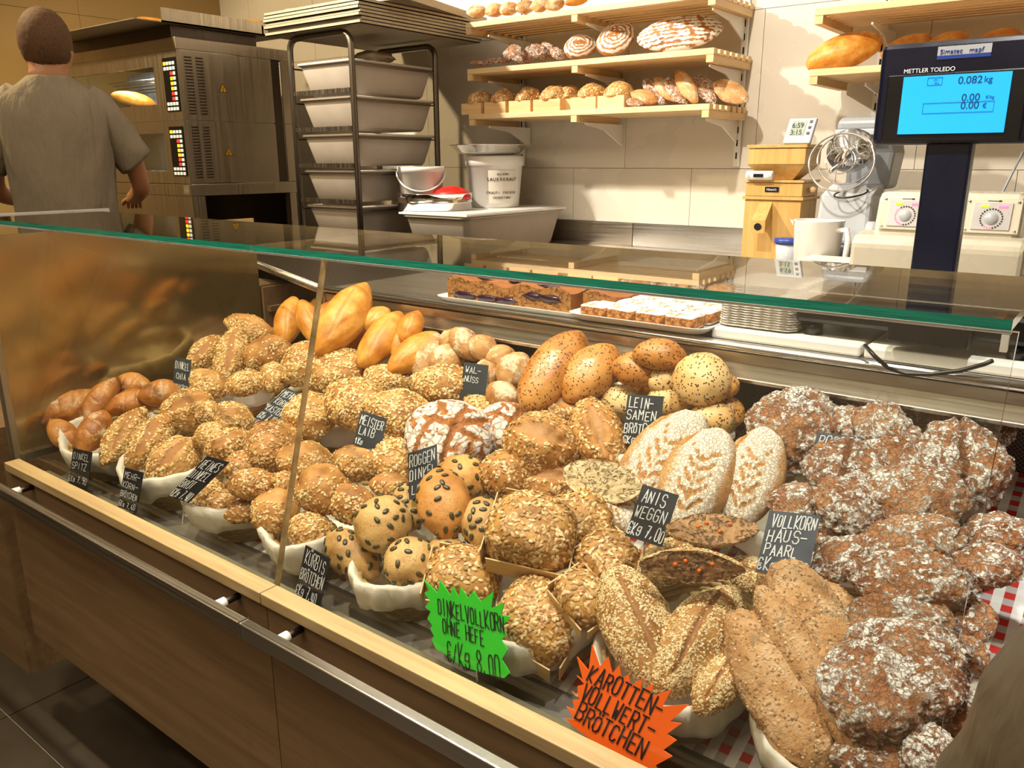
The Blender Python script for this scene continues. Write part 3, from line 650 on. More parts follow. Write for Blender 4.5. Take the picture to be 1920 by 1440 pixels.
# rear of the case, lip and counter top
cp('counter_top', MB().box((-1.55, 1.285, 1.035), (LX1, 1.78, 1.05)), M['steel'])
cp('front_lip', MB().loft([[Vector((x, 1.28+.011*math.cos(a), 1.046+.009*math.sin(a))) for a in [k*2*PI/14 for k in range(14)]] for x in (-1.55, LX1)]), M['steel_b'], smooth=True)
cp('lip_fascia', MB().box((-1.55, 1.272, 1.0215), (LX1, 1.286, 1.038)), M['steel'])
cp('lower_fascia', MB().prism([Vector((-1.55, 1.276, 1.0205)), Vector((-1.55, 1.268, .996)), Vector((-1.55, 1.274, .992)), Vector((-1.55, 1.284, 1.0205))], Vector((LX1+1.55, 0, 0))), M['steel'])
cp('fascia_edge', MB().box((-1.55, 1.262, .9915), (LX1, 1.268, .9965)), M['steel_b'])
t = NT('perforated_dark_metal'); tc = t.n('TexCoord'); sx = t.n('SeparateXYZ', i0=tc.outputs['Object'])
ux = t.math('SUBTRACT', t.math('FRACT', t.math('MULTIPLY', t.math('ADD', sx.outputs[0], sx.outputs[2]), 130.)), .5); uz = t.math('SUBTRACT', t.math('FRACT', t.math('MULTIPLY', t.math('SUBTRACT', sx.outputs[0], sx.outputs[2]), 130.)), .5)
dd_ = t.math('ADD', t.math('MULTIPLY', ux, ux), t.math('MULTIPLY', uz, uz)); hl = t.math('LESS_THAN', dd_, .085)
bs = t.n('BsdfPrincipled', Base__Color=t.mix(hl, lin('#6a6058'), lin('#0b0908')), Metallic=.6, Roughness=.45); M['perf'] = t.done(bs)
cp('perforated_rear_panel', MB().box((-1.55, 1.5, .84), (LX1, 1.51, 1.03)), M['perf'])
cp('case_rear_wall', MB().box((-1.93, 1.56, .25), (LX1, 1.58, 1.03)), M['dsteel'])
bz = P(597, 537, 2, 1.05); bq = P(340, 437, 2, 1.05)
m = MB(); m.tube([(bz.x, bz.y, 1.045), (bq.x, bq.y, 1.045)], .012, 8); cp('angled_lip', m, M['steel'], smooth=True)
cp('corner_post', MB().box((-1.556, 1.27, .85), (-1.545, 1.285, 1.05)), M['steel'])
m = MB(); m.prism([Vector((bz.x, bz.y+.012, 1.028)), Vector((bq.x, bq.y+.012, 1.028)), Vector((bq.x, 2.0, 1.028)), Vector((bz.x, 1.75, 1.028))], Vector((0, 0, .008))); cp('corner_top', m, M['dsteel'])
# glass
def gfy(z): return .693+(z-.672)*(YG-.693)/(TOP-.01-.672)
def fglass(name, xa, xb):
    m = MB(); za, zb = .672, TOP-.011
    m.prism([Vector((xa, gfy(za), za)), Vector((xa, gfy(zb), zb)), Vector((xa, gfy(zb)+.009, zb)), Vector((xa, gfy(za)+.009, za))], Vector((xb-xa, 0, 0)))
    o = cp(name, m, [M['glass'], M['glassjoint']]); 
    for p in o.data.polygons:
        if abs(p.normal.x) > .9 or abs(p.normal.z) > .8: p.material_index = 1
    return o
xj = P(515, 1104, 1, gfy(.68)).x
fglass('front_glass', LX0-.05, xj-.003); fglass('front_glass', xj+.001, P(1775, 1330, 1, .76).x)
def tglass(xa, xb):
    o = cp('top_glass', MB().box((xa, YG, TOP-.010), (xb, 1.165, TOP)), [M['glasstop'], M['glassedge'], M['glassjoint']])
    for p in o.data.polygons:
        if p.normal.y < -.9: p.material_index = 1
        elif abs(p.normal.z) < .5: p.material_index = 2
xt = P(457, 461, 2, TOP).x; xe = P(1900, 600, 2, TOP).x
tglass(-2.44, xt-.001); tglass(xt+.001, xe)
cp('light_strip', MB().box((-2.44, YG+.001, TOP-.0135), (xe, YG+.008, TOP-.0105)), M['alustrip'])
cp('top_end_profile', MB().box((-2.452, .8, TOP-.012), (-2.441, 1.22, TOP+.004)), M['alustrip'])
# mirrored side panel
M['mirror'] = basic('smoky_mirror_panel', '#b39a6c', .16, .75, .12, 3.)
m = MB(); m.box((-1.975, .70, .695), (-1.967, 1.384, 1.195)); cp('side_panel', m, M['mirror'])
cp('side_panel_frame', MB().box((-1.99, .688, .672), (-1.965, .702, 1.19)), M['steel_y'])
cp('side_panel_base', MB().box((-1.98, .70, .685), (-1.955, 1.384, .70)), M['steel'])

# white boards on the counter top
cp('corner_cap', MB().box((xe-.007, YG+.0, TOP-.030), (xe-.001, YG+.008, TOP-.0138)), M['white'])
for (a, b) in ((-.56, -.313), (-.308, -.07), (-.065, .5)):
    tag(MB().box((a, 1.30, 1.051), (b, 1.72, 1.070)).obj('cutting_board', M['whiteb'], bevel=.004), 'white plastic cutting board on the counter, %s' % {-.56:'under the paper trays', -.308:'under the scale', -.065:'at the far right behind the scale cable'}[a], 'board', 'white boards on the counter top')
# ======================= oven =======================
XO, YO = -3.597, 2.2
ov = thing('deck_oven', 'two-deck stainless steel baking oven with lit windows behind the man', 'oven', (-4.1, 2.5, 0))
def op(name, mb, mat, par=None, **k):
    o = mb.obj(name, mat, **k); o.parent = par or ov
    o.matrix_parent_inverse = Matrix.Translation(ov.location).inverted() if par is None else Matrix.Identity(4); return o
XOL, YOB = -4.72, 2.82
op('top_hood', MB().box((XOL, YO-.004, 1.838), (XO+.002, YOB, 1.89)), M['steel_y'], bevel=.003)
def panel_y(y, x0, z0, x1, z1, hx0, hz0, hx1, hz1, d=.012, arc=0):
    m = MB()
    for a in ((x0, z0, hx0, z1), (hx1, z0, x1, z1), (hx0, z0, hx1, hz0), (hx0, hz1, hx1, z1)): m.box((a[0], y, a[1]), (a[2], y+d, a[3]))
    return m
wx0, wx1 = -4.62, P(292, 170, 1, YO).x
M['ovenin'] = basic('oven_interior_light', '#b9c6d8', .4, .5, .3, 20.)
M['ovendark'] = basic('oven_dark_interior', '#2a2119', .5)
M['owin'] = glass('oven_window', (.75, .8, .85, 1), 1.2)
for k, (z0, z1, h0, h1) in enumerate(((1.532, 1.838, P(250, 200, 1, YO).z, P(250, 130, 1, YO).z), (1.243, 1.531, P(250, 320, 1, YO).z, P(250, 252, 1, YO).z))):
    op('deck_front', panel_y(YO, XOL, z0, XO-.001, z1, wx0, h0, wx1 if k == 0 else wx1+.03, h1), M['steel_y'])
    op('deck_side', MB().box((XO-.004, YO+.012, z0+.002), (XO, YOB-.11, z1-.002)), M['steel_y'], bevel=.001)
    op('deck_back_strip', MB().box((XO-.02, YOB-.105, z0), (XO-.008, YOB-.055, z1)), M['dsteel'])
    op('rear_side', MB().box((XO-.006, YOB-.05, z0+.001), (XO-.001, YOB, z1-.001)), M['steel_y'])
    op('chamber', MB().box((XOL+.02, YO+.35, z0+.01), (XO-.06, YO+.37, z1-.02)), M['ovenin' if k == 0 else 'steel_y'])
    op('chamber_floor', MB().box((XOL+.02, YO+.014, h0-.02), (XO-.06, YO+.35, h0-.004)), M['ovendark'])
    op('window_glass', MB().box((wx0, YO+.006, h0), (wx1+(.03 if k else 0), YO+.009, h1)), M['owin'])
    if k == 0:
        for q in range(5): m = MB(); zz = h1-.02-.013*q; m.tube([(wx0, YO+.2+.02*q, zz), (wx1+.02, YO+.2+.02*q, zz)], .004, 6); op('heating_rod', m, M['steel_b'], smooth=True)
        l = bpy.data.lights.new('oven_lamp', 'AREA'); l.energy = 4.; l.color = (1, .85, .6); l.shape = 'RECTANGLE'; l.size = .7; l.size_y = .1
        lo = bpy.data.objects.new('oven_lamp', l); C.objects.link(lo); lo.location = (-4.1, YO+.12, h1+.01); lo.rotation_euler = (.2, 0, 0); lo.parent = ov; lo.matrix_parent_inverse = Matrix.Translation(ov.location).inverted()
    else:
        l = bpy.data.lights.new('oven_lamp', 'AREA'); l.energy = 3.5; l.color = (1, .9, .7); l.shape = 'RECTANGLE'; l.size = .7; l.size_y = .1
        lo = bpy.data.objects.new('oven_lamp', l); C.objects.link(lo); lo.location = (-4.1, YO+.14, h1+.01); lo.rotation_euler = (.1, 0, 0); lo.parent = ov; lo.matrix_parent_inverse = Matrix.Translation(ov.location).inverted()
    # control panel
    pa, pb = (P(303, 110, 1, YO), P(342, 208, 1, YO)) if k == 0 else (P(316, 238, 1, YO), P(352, 330, 1, YO))
    x0_, x1_, z1_, z0_ = pa.x+.006, XO-.012, pa.z, pb.z
    cpn = op('control_panel', MB().box((x0_, YO-.004, z0_), (x1_, YO, z1_)), M['black'])
    mm = {c: basic('panel_'+c, h, .4, emit=e) for c, h, e in (('white', '#d8d8cf', .3), ('amber', '#ffb018', 1.4), ('redlamp', '#e02a28', 1.2))} if k == 0 else mm
    W_, H_ = x1_-x0_, z1_-z0_
    for r in range(10):
        for c in range(4):
            colr = 'white'
            if r == 0 and c == 0: colr = 'amber'
            if 2 <= r <= 7:
                if c < 2: continue
                if c == 2: colr = 'redlamp' if r in (2, 6, 7) else 'amber'
            bx = x0_+W_*(.08+.22*c); bzz = z1_-H_*(.05+.094*(r+1)-.01)
            b_ = MB().box((bx, YO-.0055, bzz), (bx+W_*.16, YO-.004, bzz+H_*.06)).obj('button', mm[colr]); b_.parent = cpn
    # louvres
    for c in range(2):
        nl = 19 if k == 0 else 18
        for r in range(nl):
            yy = YO+.052+.058*c; zz = z1-.03-(r*(z1-z0-.06)/(nl-1))
            m = MB(); m.tube([(XO-.0005, yy-.018, zz), (XO-.0005, yy+.018, zz)], .0038, 6); o = op('louvre', m, M['dsteel'], smooth=True)
    # warning triangle
    q = P(418, 166, 0, XO) if k == 0 else P(429, 285, 0, XO)
    r_ = .027; tri = lambda s, x: [Vector((x, q.y+s*r_*math.cos(a), q.z-.004+s*r_*math.sin(a))) for a in (PI/2, PI/2+2*PI/3, PI/2+4*PI/3)]
    ws = op('warning_sticker', MB().prism(tri(1, XO+.0003), Vector((.0006, 0, 0))), M['black'])
    M['yel'] = M.get('yel') or basic('warning_yellow', '#e2ab18', .5)
    s2 = MB().prism(tri(.82, XO+.001), Vector((.0004, 0, 0))).obj('yellow_field', M['yel']); s2.parent = ws
    zf = [(.25, .012), (-.3, .0), (.12, .0), (-.12, -.011)]
    b2 = MB(); pp = [Vector((XO+.0018, q.y+a*.016, q.z-.005+b)) for a, b in zf]
    for u0, u1 in zip(pp, pp[1:]): b2.tube([u0, u1], .0011, 4)
    b2.obj('lightning_bolt', M['black']).parent = ws
op('base_band', MB().box((XOL, YO-.002, 1.186), (XO+.001, YOB, 1.24)), M['steel_y'], bevel=.002)
op('rating_plate', MB().box((XO-.055, YO-.004, 1.195), (XO-.01, YO-.002, 1.235)), M['alu'])
op('stand_front', MB().box((XOL, YO+.0, .1), (XO, YO+.03, 1.185)), M['steel_y'])
for x in (XO-.04, XOL):
    for y in (YO+.031, YOB-.05): op('leg', MB().box((x, y, 0), (x+.04, y+.04, 1.185)), M['steel_y'])
op('back_panel', MB().box((XOL, YOB-.01, .3), (XO-.05, YOB-.002, 1.18)), M['black'])
# tray and breads on the oven
tr = thing('baking_tray', 'steel baking tray jutting out on top of the oven', 'tray', (-4.0, 2.4, 1.95))
m = MB().box((-.62, -.24, 0), (.38, .42, .006)); m.obj('sheet', M['alu'], tr)
MB().box((-.64, -.36, .0), (.36, -.24, .004)).obj('front_flap', M['alu'], tr)
for a, b in (((.372, -.24, 0), (.38, .42, .06)), ((-.62, .29, 0), (.38, .30, .045))): MB().box(a, b).obj('rim', M['steel_y'], tr)
MB().box((-.6, -.18, -.058), (.34, .28, -.001)).obj('riser', M['dsteel'], tr)
# ======================= sheet pan stack + rack =======================
RX0, RX1, RY0, RY1 = -3.045, -2.655, 2.40, 2.90
rk = thing('tub_rack', 'tall steel rack trolley holding six grey dough tubs', 'rack', ((RX0+RX1)/2, 2.65, 0))
def rp(name, mb, mat=None, **k):
    o = mb.obj(name, mat or M['rack'], **k); o.parent = rk; o.matrix_parent_inverse = Matrix.Translation(rk.location).inverted(); return o
def loop(y, top):
    r = .05; pts = [(RX0, y, .03), (RX0, y, top-r)]+[(RX0+r-r*math.cos(a), y, top-r+r*math.sin(a)) for a in (.4, .8, 1.2, PI/2)]
    pts += [(RX1-r+r*math.sin(a), y, top-r+r*math.cos(a)) for a in (0, .4, .8, 1.2, PI/2)]+[(RX1, y, .03)]
    return MB().tube(pts, .0135, 8)
rp('front_loop', loop(RY0, 1.852), smooth=True); rp('rear_loop', loop(RY1, 1.845), smooth=True)
for x in (RX0, RX1):
    m = MB(); m.tube([(x, RY0, .15), (x, RY1, .15)], .012, 8); rp('bottom_rail', m, smooth=True)
tubz = [P(672, y, 1, 2.41).z for y in (108, 178, 250, 320, 388, 455)]
M['tubm'] = M['tub']
for i, z in enumerate(tubz+[tubz[-1]-.15]):
    for x in (RX0+.006, RX1-.012):
        rp('slide_rail', MB().box((x-.002, RY0+.012, z-.022), (x+.010, RY1-.012, z-.016)))
    if i: rp('cross_rail', MB().box((RX0+.014, RY0-.008, z+.012), (RX1-.014, RY0+.004, z+.03)), M['rack'])
for x in (RX0, RX1):
    for y in (RY0, RY1): rp('caster', MB().tube([(x-.012, y, .03), (x+.012, y, .03)], .03, 14), M['black'], smooth=True)
def tub(name, label, cx, cy_, z, lx, ly, h, group=None, rz=0, mat='tub', taper=.86, rimw=.012):
    """z = rim height"""
    t_ = thing(name, label, 'tub', (cx, cy_, z-h), group, rz)
    def rr(sx_, sy_, r, zz, n=6):
        out = []
        for qx, qy, a0 in ((1, 1, 0), (-1, 1, PI/2), (-1, -1, PI), (1, -1, 3*PI/2)):
            for k in range(n): a = a0+k*PI/2/(n-1); out.append(Vector((qx*(sx_-r)+r*math.cos(a), qy*(sy_-r)+r*math.sin(a), zz)))
        return out
    a, b = lx/2, ly/2; m = MB()
    m.loft([rr(a*taper*.93, b*taper*.93, .02, 0), rr(a*taper, b*taper, .03, .012), rr(a-.006, b-.006, .03, h-.006), rr(a-.004, b-.004, .03, h), rr(a-.008, b-.008, .028, h-.004), rr(a*taper-.004, b*taper-.004, .028, .016)], cap0=True, cap1=True)
    m.obj('body', M[mat], t_, True).data.polygons.foreach_set('use_smooth', [True]*len(m.f))
    m = MB(); m.loft([rr(a-.004, b-.004, .03, h-.012), rr(a+rimw, b+rimw, .035, h-.010), rr(a+rimw, b+rimw, .035, h-.002), rr(a-.006, b-.006, .03, h)], cap0=False, cap1=False); m.obj('rim', M[mat], t_, True)
    return t_
words = ['topmost', 'second from the top', 'third from the top', 'fourth from the top', 'fifth from the top', 'lowest, seen through the glass top']
for i, z in enumerate(tubz):
    tub('dough_tub', 'grey plastic dough tub in the steel rack, %s' % words[i], (RX0+RX1)/2+.004, 2.66, z+.002, .362, .50, .135, 'grey tubs in the rack', taper=.84, rimw=.004)
# stack of sheet pans
for k in range(7):
    z = 1.868+k*.0135; dx, dy = rng.uniform(-.006, .006), rng.uniform(-.008, .008)
    st = thing('sheet_pan', 'worn metal sheet pan in the pile on the rack, '+['bottom one', 'second from below', 'third from below', 'fourth from below', 'fifth from below', 'sixth from below', 'seventh, just under the loose one'][k], 'tray', (-2.85+dx, 2.73+dy, z), 'sheet pans piled on the rack')
    MB().box((-.30, -.37, 0), (.30, .37, .003)).obj('sheet', M['alu'], st)
    for a, b in (((-.30, -.37, 0), (.30, -.364, .0125)), ((.294, -.364, 0), (.30, .37, .0125)), ((-.30, .364, 0), (.294, .37, .0125)), ((-.30, -.364, 0), (-.294, .364, .0125))): MB().box(a, b).obj('rim', M['alu'], st)
st = thing('sheet_pan', 'worn sheet pan lying askew on top of the pile', 'tray', (-2.82, 2.80, 1.966), 'sheet pans piled on the rack', .22)
MB().box((-.30, -.36, 0), (.30, .36, .004)).obj('sheet', M['alu'], st); MB().box((.29, -.36, .004), (.30, .36, .03)).obj('rim', M['alu'], st)
st = thing('sheet_pan', 'separate sheet pan behind the pile, tilted to the left', 'tray', (-3.0, 3.0, 1.99), 'sheet pans piled on the rack', -.2)
MB().box((-.34, -.25, 0), (.30, .25, .006)).obj('sheet', M['alu'], st)
# plastic bag under the pile
m = MB(); v, f = ico(3); q = v*np.array([.09, .09, .03]); q = q*(1+.35*pn(v*2.5+3)[:, None]); m.add([tuple(x) for x in q], [tuple(x) for x in f])
tag(m.obj('crumpled_bag', M['alu'], None, True, loc=(-2.80, 2.66, P(672, 108, 1, 2.41).z+.032)), 'crumpled silvery bag in the topmost dough tub', 'bag')

# ======================= wall shelves =======================
def shelf(label, xa, xb, zt, yf=2.93, br=(None,), nsl=7, group='slatted pine wall shelves'):
    s = thing('wall_shelf', label, 'shelf', ((xa+xb)/2, 3.11, zt-.05), group)
    inv = Matrix.Translation(s.location).inverted()
    def ad(name, mb, mat, par=None, **k): o = mb.obj(name, mat, **k); o.parent = par or s; o.matrix_parent_inverse = inv if not par else Matrix.Identity(4); return o
    w_ = .034; gap = (3.285-yf-w_)/(nsl-1)
    for k in range(nsl):
        y = yf+k*gap; ad('slat', MB().box((xa, y, zt-.022), (xb, y+w_, zt)), M['pine'], bevel=.0015)
    for x in (xa+.0, xb-.03, (xa+xb)/2-.03): ad('bearer', MB().box((x, yf+.002, zt-.048), (x+.028, 3.28, zt-.0225)), M['pine_y'])
    for x in br:
        m = MB(); m.prism([Vector((x, 3.29, zt-.05)), Vector((x, yf+.05, zt-.05)), Vector((x, yf+.05, zt-.058)), Vector((x, yf+.20, zt-.075)), Vector((x, 3.29, zt-.14))], Vector((.006, 0, 0))); ad('bracket', m, M['white'])
    return s
S1, S2, S3 = P(873, 43, 1, 2.93).z, 1.738, 1.547
shelf('slatted pine shelf above the white bread, top of the left three', -2.495, -1.325, S1, br=(-2.41, -1.9, -1.36))
shelf('slatted pine shelf with floured loaves, middle of the left three', -2.49, -1.320, S2, br=(-2.41, -1.9, -1.36))
shelf('slatted pine shelf with boxed loaves, lowest of the left three', -2.485, -1.325, S3, br=(-2.41, -1.9, -1.36))
shelf('slatted pine shelf at upper right, above the golden loaf', -.97, .35, 1.830, br=(-.80, -.1))
shelf('slatted pine shelf carrying the golden loaves at right', -.97, .35, 1.641, br=(-.80, -.1))
for x, z0 in ((-2.447, 1.32), (-1.353, 1.32), (-.835, 1.44), (-.1, 1.3)):
    u = thing('shelf_upright', 'white slotted steel shelf upright on the wall, %s' % {-2.447:'behind the sauerkraut bucket', -1.353:'left of the grain mill', -.835:'above the kitchen mixer', -.1:'hidden behind the scale display'}[x], 'upright', (x, 3.29, z0), 'slotted shelf uprights')
    MB().box((-.012, -.012, 0), (.012, 0, 1.1)).obj('post', M['white'], u)
    for k in range(18):
        if z0+.03+k*.05 < 2.1: MB().box((-.003, -.0135, .03+k*.05), (.003, -.0121, .055+k*.05)).obj('slot', M['hole'], u)

# ======================= back worktop =======================
wt = thing('back_worktop', 'long stainless steel worktop with upstand along the back wall', 'worktop', (-.6, 2.9, 0))
def wp(name, mb, mat, **k): o = mb.obj(name, mat, **k); o.parent = wt; o.matrix_parent_inverse = Matrix.Translation(wt.location).inverted(); return o
xs = P(1190, 440, 1, YB).x
wp('top', MB().box((-2.42, 2.62, .93), (xs-.001, 3.29, .968)), M['steel'], bevel=.003); wp('top', MB().box((xs+.001, 2.1, .93), (1.4, 3.29, .968)), M['steel'], bevel=.003)
wp('upstand', MB().box((-2.42, 3.28, .969), (xs-.002, 3.297, 1.073)), M['steel']); wp('upstand', MB().box((xs+.002, 3.28, .969), (1.4, 3.297, 1.073)), M['steel_b'])
wp('cabinet', MB().box((-2.40, 2.70, .1), (1.4, 3.28, .929)), M['dsteel']); wp('lower_cabinet', MB().box((-.95, 2.15, .1), (1.4, 2.69, .929)), M['dsteel'])
tt = thing('flat_tray', 'white flat tray lying on the steel worktop left of the mill', 'tray', (-1.35, 2.84, .969)); 
MB().box((-.17, -.2, 0), (.15, .2, .006)).obj('base', M['white'], tt, bevel=.003); MB().box((-.17, -.2, .006), (.15, -.192, .014)).obj('rim', M['white'], tt)
# tub with lid
lc = P(872, 408, 1, 2.5); ll = P(745, 393, 1, 2.5)
tx0, tx1, ZL = ll.x+.012, lc.x, (lc.z+.012)
tu = tub('lidded_tub', 'large grey tub with white lid on the worktop beside the rack', (tx0+tx1)/2, 2.86, ZL-.012, tx1-tx0, .70, ZL-.012-.969, taper=.86, rimw=.003)
a_, b_ = (tx1-tx0)/2, .35; zt = ZL-.012-.969
m = MB(); m.box((-a_-.008, -b_-.008, zt+.0005), (a_+.008, b_+.008, zt+.009)); m.box((-a_+.004, -b_+.004, zt+.0095), (a_-.004, b_-.004, zt+.012)); m.obj('lid', M['white'], tu, bevel=.003)
ZL += .001
sv = thing('flour_sieve', 'round steel flour sieve lying on the tub lid', 'sieve', (-2.475, 2.68, ZL))
K9 = .86
m = MB(); m.lathe([(r*K9, z*.9) for r, z in [(.185, 0), (.19, .002), (.188, .035), (.192, .037), (.188, .04), (.19, .075), (.194, .078), (.189, .08), (.184, .078), (.182, 0)]], n=48); m.obj('hoop', M['chrome'], sv, True)
m = MB(); m.lathe([(0, .012), (.157, .012)], n=48); m.obj('mesh', M['dsteel'], sv)
bk = thing('white_bucket', 'small white plastic bucket standing in the sieve', 'bucket', (-2.545, 2.67, ZL+.0135))
bk.rotation_euler.z = .75; K8 = .67
m = MB(); m.lathe([(r*K8, z*.9) for r, z in [(0, 0), (.125, 0), (.13, .004), (.148, .16), (.155, .162), (.156, .185), (.150, .187), (.146, .16), (.126, .01), (0, .01)]], n=40, cap0=False); m.obj('body', M['white'], bk, True)
hp = [(.160*K8*math.cos(a), -.158*K8*math.sin(a), .9*(.168-.095*math.sin(a))) for a in np.linspace(0, PI, 22)]
m = MB(); m.tube(hp, .004, 8); m.obj('handle', M['white'], bk, True)
rb = thing('red_bowl', 'red plastic cap lying in the sieve in front of the sauerkraut bucket', 'bowl', (-2.395, 2.70, ZL+.045))
m = MB(); m.lathe([(r*.75, z*.75) for r, z in [(.115, 0), (.11, .025), (.085, .052), (.045, .068), (0, .072)]], n=32); m.obj('dome', M['red'], rb, True, solid=.003)
sb = thing('sauerkraut_bucket', 'white bucket with a paper label reading SAUERKRAUT', 'bucket', (-2.395, 3.0, ZL))
m = MB(); m.lathe([(r*.80, z*.96) for r, z in [(0, 0), (.135, 0), (.14, .005), (.160, .19), (.168, .192), (.170, .232), (.160, .236), (.12, .238), (0, .238)]], n=48); m.obj('body', M['white'], sb, True)
rl = lambda z: .8*(.14+.02*(z/.96-.005)/.185)+.0008
lb = MB(); a0, a1 = -PI*.36, -PI*.02; lb.loft([[Vector((rl(z)*math.cos(a), rl(z)*math.sin(a), z)) for a in np.linspace(a0, a1, 16)] for z in (.02, .165)], cap0=False, cap1=False)
lb.f = [f_ for f_ in lb.f if not (max(i % 16 for i in f_) == 15 and min(i % 16 for i in f_) == 0)]; lb.m = [0]*len(lb.f)
lo = lb.obj('paper_label', M['paper'], sb)
for tx, z, s_ in (('BAUERN', .143, .013), ('SAUERKRAUT', .118, .021), ('CRAUTI FRESCHI', .062, .0155), ('VENOSTANI', .040, .015)):
    n = len(tx)
    for i, ch in enumerate(tx):
        a = (a0+a1)/2+(i-(n-1)/2)*s_*.70/.122; rr_ = rl(z+.01)+.0008
        if ch != ' ': text3d(ch, s_, (rr_*math.cos(a), rr_*math.sin(a), z), M['ink'], lo, rot=(PI/2, 0, a+PI/2), align='CENTER')
bo = thing('steel_bowl', 'shallow steel bowl resting on the sauerkraut bucket', 'bowl', (-2.41, 2.98, ZL+.231))
m = MB(); m.lathe([(r*.76, z*.9) for r, z in [(0, 0), (.15, 0), (.19, .012), (.235, .045), (.245, .047), (.237, .050), (.19, .018), (0, .004)]], n=48); m.obj('bowl', M['chrome'], bo, True)
# ======================= grain mill =======================
gm = thing('grain_mill', 'tall beech wood grain mill with funnel hopper and spout', 'mill', (-1.052, 2.99, .968))
def fr(mb, w0, d0, z0, w1, d1, z1): return mb.loft([[Vector((sx_*w_/2, sy_*d_/2, z)) for sx_, sy_ in ((-1,-1),(1,-1),(1,1),(-1,1))] for w_, d_, z in ((w0, d0, z0), (w1, d1, z1))])
fr(MB(), .205, .17, 0, .205, .17, .24).obj('lower_case', M['beech'], gm, bevel=.002)
fr(MB(), .22, .185, .241, .22, .185, .252).obj('lower_moulding', M['beech'], gm, bevel=.001)
fr(MB(), .205, .17, .253, .205, .17, .30).obj('upper_case', M['beech'], gm, bevel=.002)
fr(MB(), .215, .18, .301, .215, .18, .309).obj('case_lid', M['beech'], gm, bevel=.001)
fr(MB(), .10, .08, .31, .205, .17, .362).obj('hopper_funnel', M['beech'], gm)
fr(MB(), .205, .17, .363, .205, .17, .418).obj('hopper', M['beech'], gm, bevel=.002)
fr(MB(), .215, .18, .419, .215, .18, .430).obj('hopper_lid', M['beech'], gm, bevel=.001)
m = MB(); m.loft([[Vector((-.022+sx_*a, y, z+sz_*b)) for sx_, sz_ in ((-1,-1),(1,-1),(1,1),(-1,1))] for a, b, y, z in ((.022, .03, -.083, .205), (.026, .022, -.15, .15))]); so = m.obj('spout', M['beech'], gm)
m = MB(); m.tube([(-.022, -.1495, .150), (-.022, -.1535, .149)], .013, 16); m.obj('spout_hole', M['hole'], so)
npl = MB().box((-.03, -.0875, .268), (.02, -.0855, .286)).obj('name_plate', M['black'], gm)
text3d('Hawo\'s', .012, (-.006, -.0880, .273), M['chalk'], npl, align='CENTER')
m = MB(); m.tube([(.103, -.02, .275), (.118, -.02, .275), (.128, -.02, .275)], [.008, .013, .008], 12); m.obj('knob', M['pine'], gm, True)
th = thing('digital_thermometer', 'small white oval digital thermometer on the mill front edge', 'thermometer', (-1.10, 2.892, 1.279))
m = MB(); m.tube([(-.048, 0, .014), (.048, 0, .014)], [.016, .016], 16); m.obj('body', M['white'], th, True, bevel=.003)
MB().box((-.018, -.0172, .008), (.018, -.015, .020)).obj('display', M['black'], th)
for x in (-.038, .038): MB().tube([(x, -.017, .014), (x, -.0145, .014)], .006, 10).obj('button', M['lgrey'], th)
ck_ = thing('digital_timer', 'small silver digital kitchen timer on top of the mill', 'timer', (-.990, 2.93, 1.399))
Rt = Matrix.Rotation(-.28, 4, 'X')
MB().box((-.05, -.008, 0), (.045, .008, .088), M=Rt @ Matrix(((1,0,.12,0),(0,1,0,0),(0,0,1,0),(0,0,0,1)))).obj('body', M['lgrey'], ck_, bevel=.004)
MB().box((-.035, -.0092, .028), (.015, -.0078, .078), M=Rt @ Matrix(((1,0,.12,0),(0,1,0,0),(0,0,1,0),(0,0,0,1)))).obj('display', basic('lcd_grey', '#8f9c8c', .3), ck_)
for tx, z in (('6:59', .055), ('3:15', .032)): text3d(tx, .024, (-.012+.12*z, -.0100+z*.28*0-.0+.276*z-.0, z-.0), M['ink'], ck_, rot=(PI/2-.28, 0, 0), align='CENTER')
for z in (.03, .05, .07): MB().box((.024, -.0095, z), (.034, -.0078, z+.009), M=Rt @ Matrix(((1,0,.12,0),(0,1,0,0),(0,0,1,0),(0,0,0,1)))).obj('button', M['black'], ck_)
# ======================= mixer =======================
mx = thing('stand_mixer', 'grey kitchen stand mixer with wire bowl guard', 'mixer', (-.80, 2.96, .969))
MB().box((-.11, -.13, 0), (.12, .15, .10)).obj('base', M['grey'], mx, bevel=.02)
m = MB(); m.loft([[Vector((x+sx_*a, y+sy_*b, z)) for sx_, sy_ in ((-1,-1),(1,-1),(1,1),(-1,1))] for x, y, z, a, b in ((.0, -.02, .10, .09, .07), (.0, .0, .26, .085, .065), (.02, .03, .30, .08, .06))]); m.obj('lower_arm', M['lgrey'], mx, bevel=.014)
m = MB(); m.loft([[Vector((x+sx_*a, y+sy_*b, z)) for sx_, sy_ in ((-1,-1),(1,-1),(1,1),(-1,1))] for x, y, z, a, b in ((.035, .10, .28, .07, .07), (.045, .09, .40, .075, .08), (.02, .05, .48, .085, .09), (.015, .04, .515, .07, .07))]); m.obj('motor_head', M['grey'], mx, bevel=.014)
MB().box((-.06, -.05, .455), (.09, -.035, .475), M=Matrix.Rotation(0, 4, 'X')).obj('silver_stripe', M['lgrey'], mx, bevel=.004)
m = MB(); m.tube([(.09, -.1, .14), (.125, -.1, .14)], .042, 24); hb = m.obj('hub', M['lgrey'], mx, True); m = MB(); m.tube([(.1255, -.1, .14), (.130, -.1, .14)], .026, 20); m.obj('red_button', M['red'], hb)
def ring(c, r, tr_, ax, n=40, e=1.): 
    ax = Vector(ax).normalized(); q = ax.orthogonal().normalized(); k = ax.cross(q)
    return MB().tube([Vector(c)+q*(r*math.cos(2*PI*j/n))+k*(r*e*math.sin(2*PI*j/n)) for j in range(n)], tr_, 6, closed=True)
ax = (.2, -.85, .38)
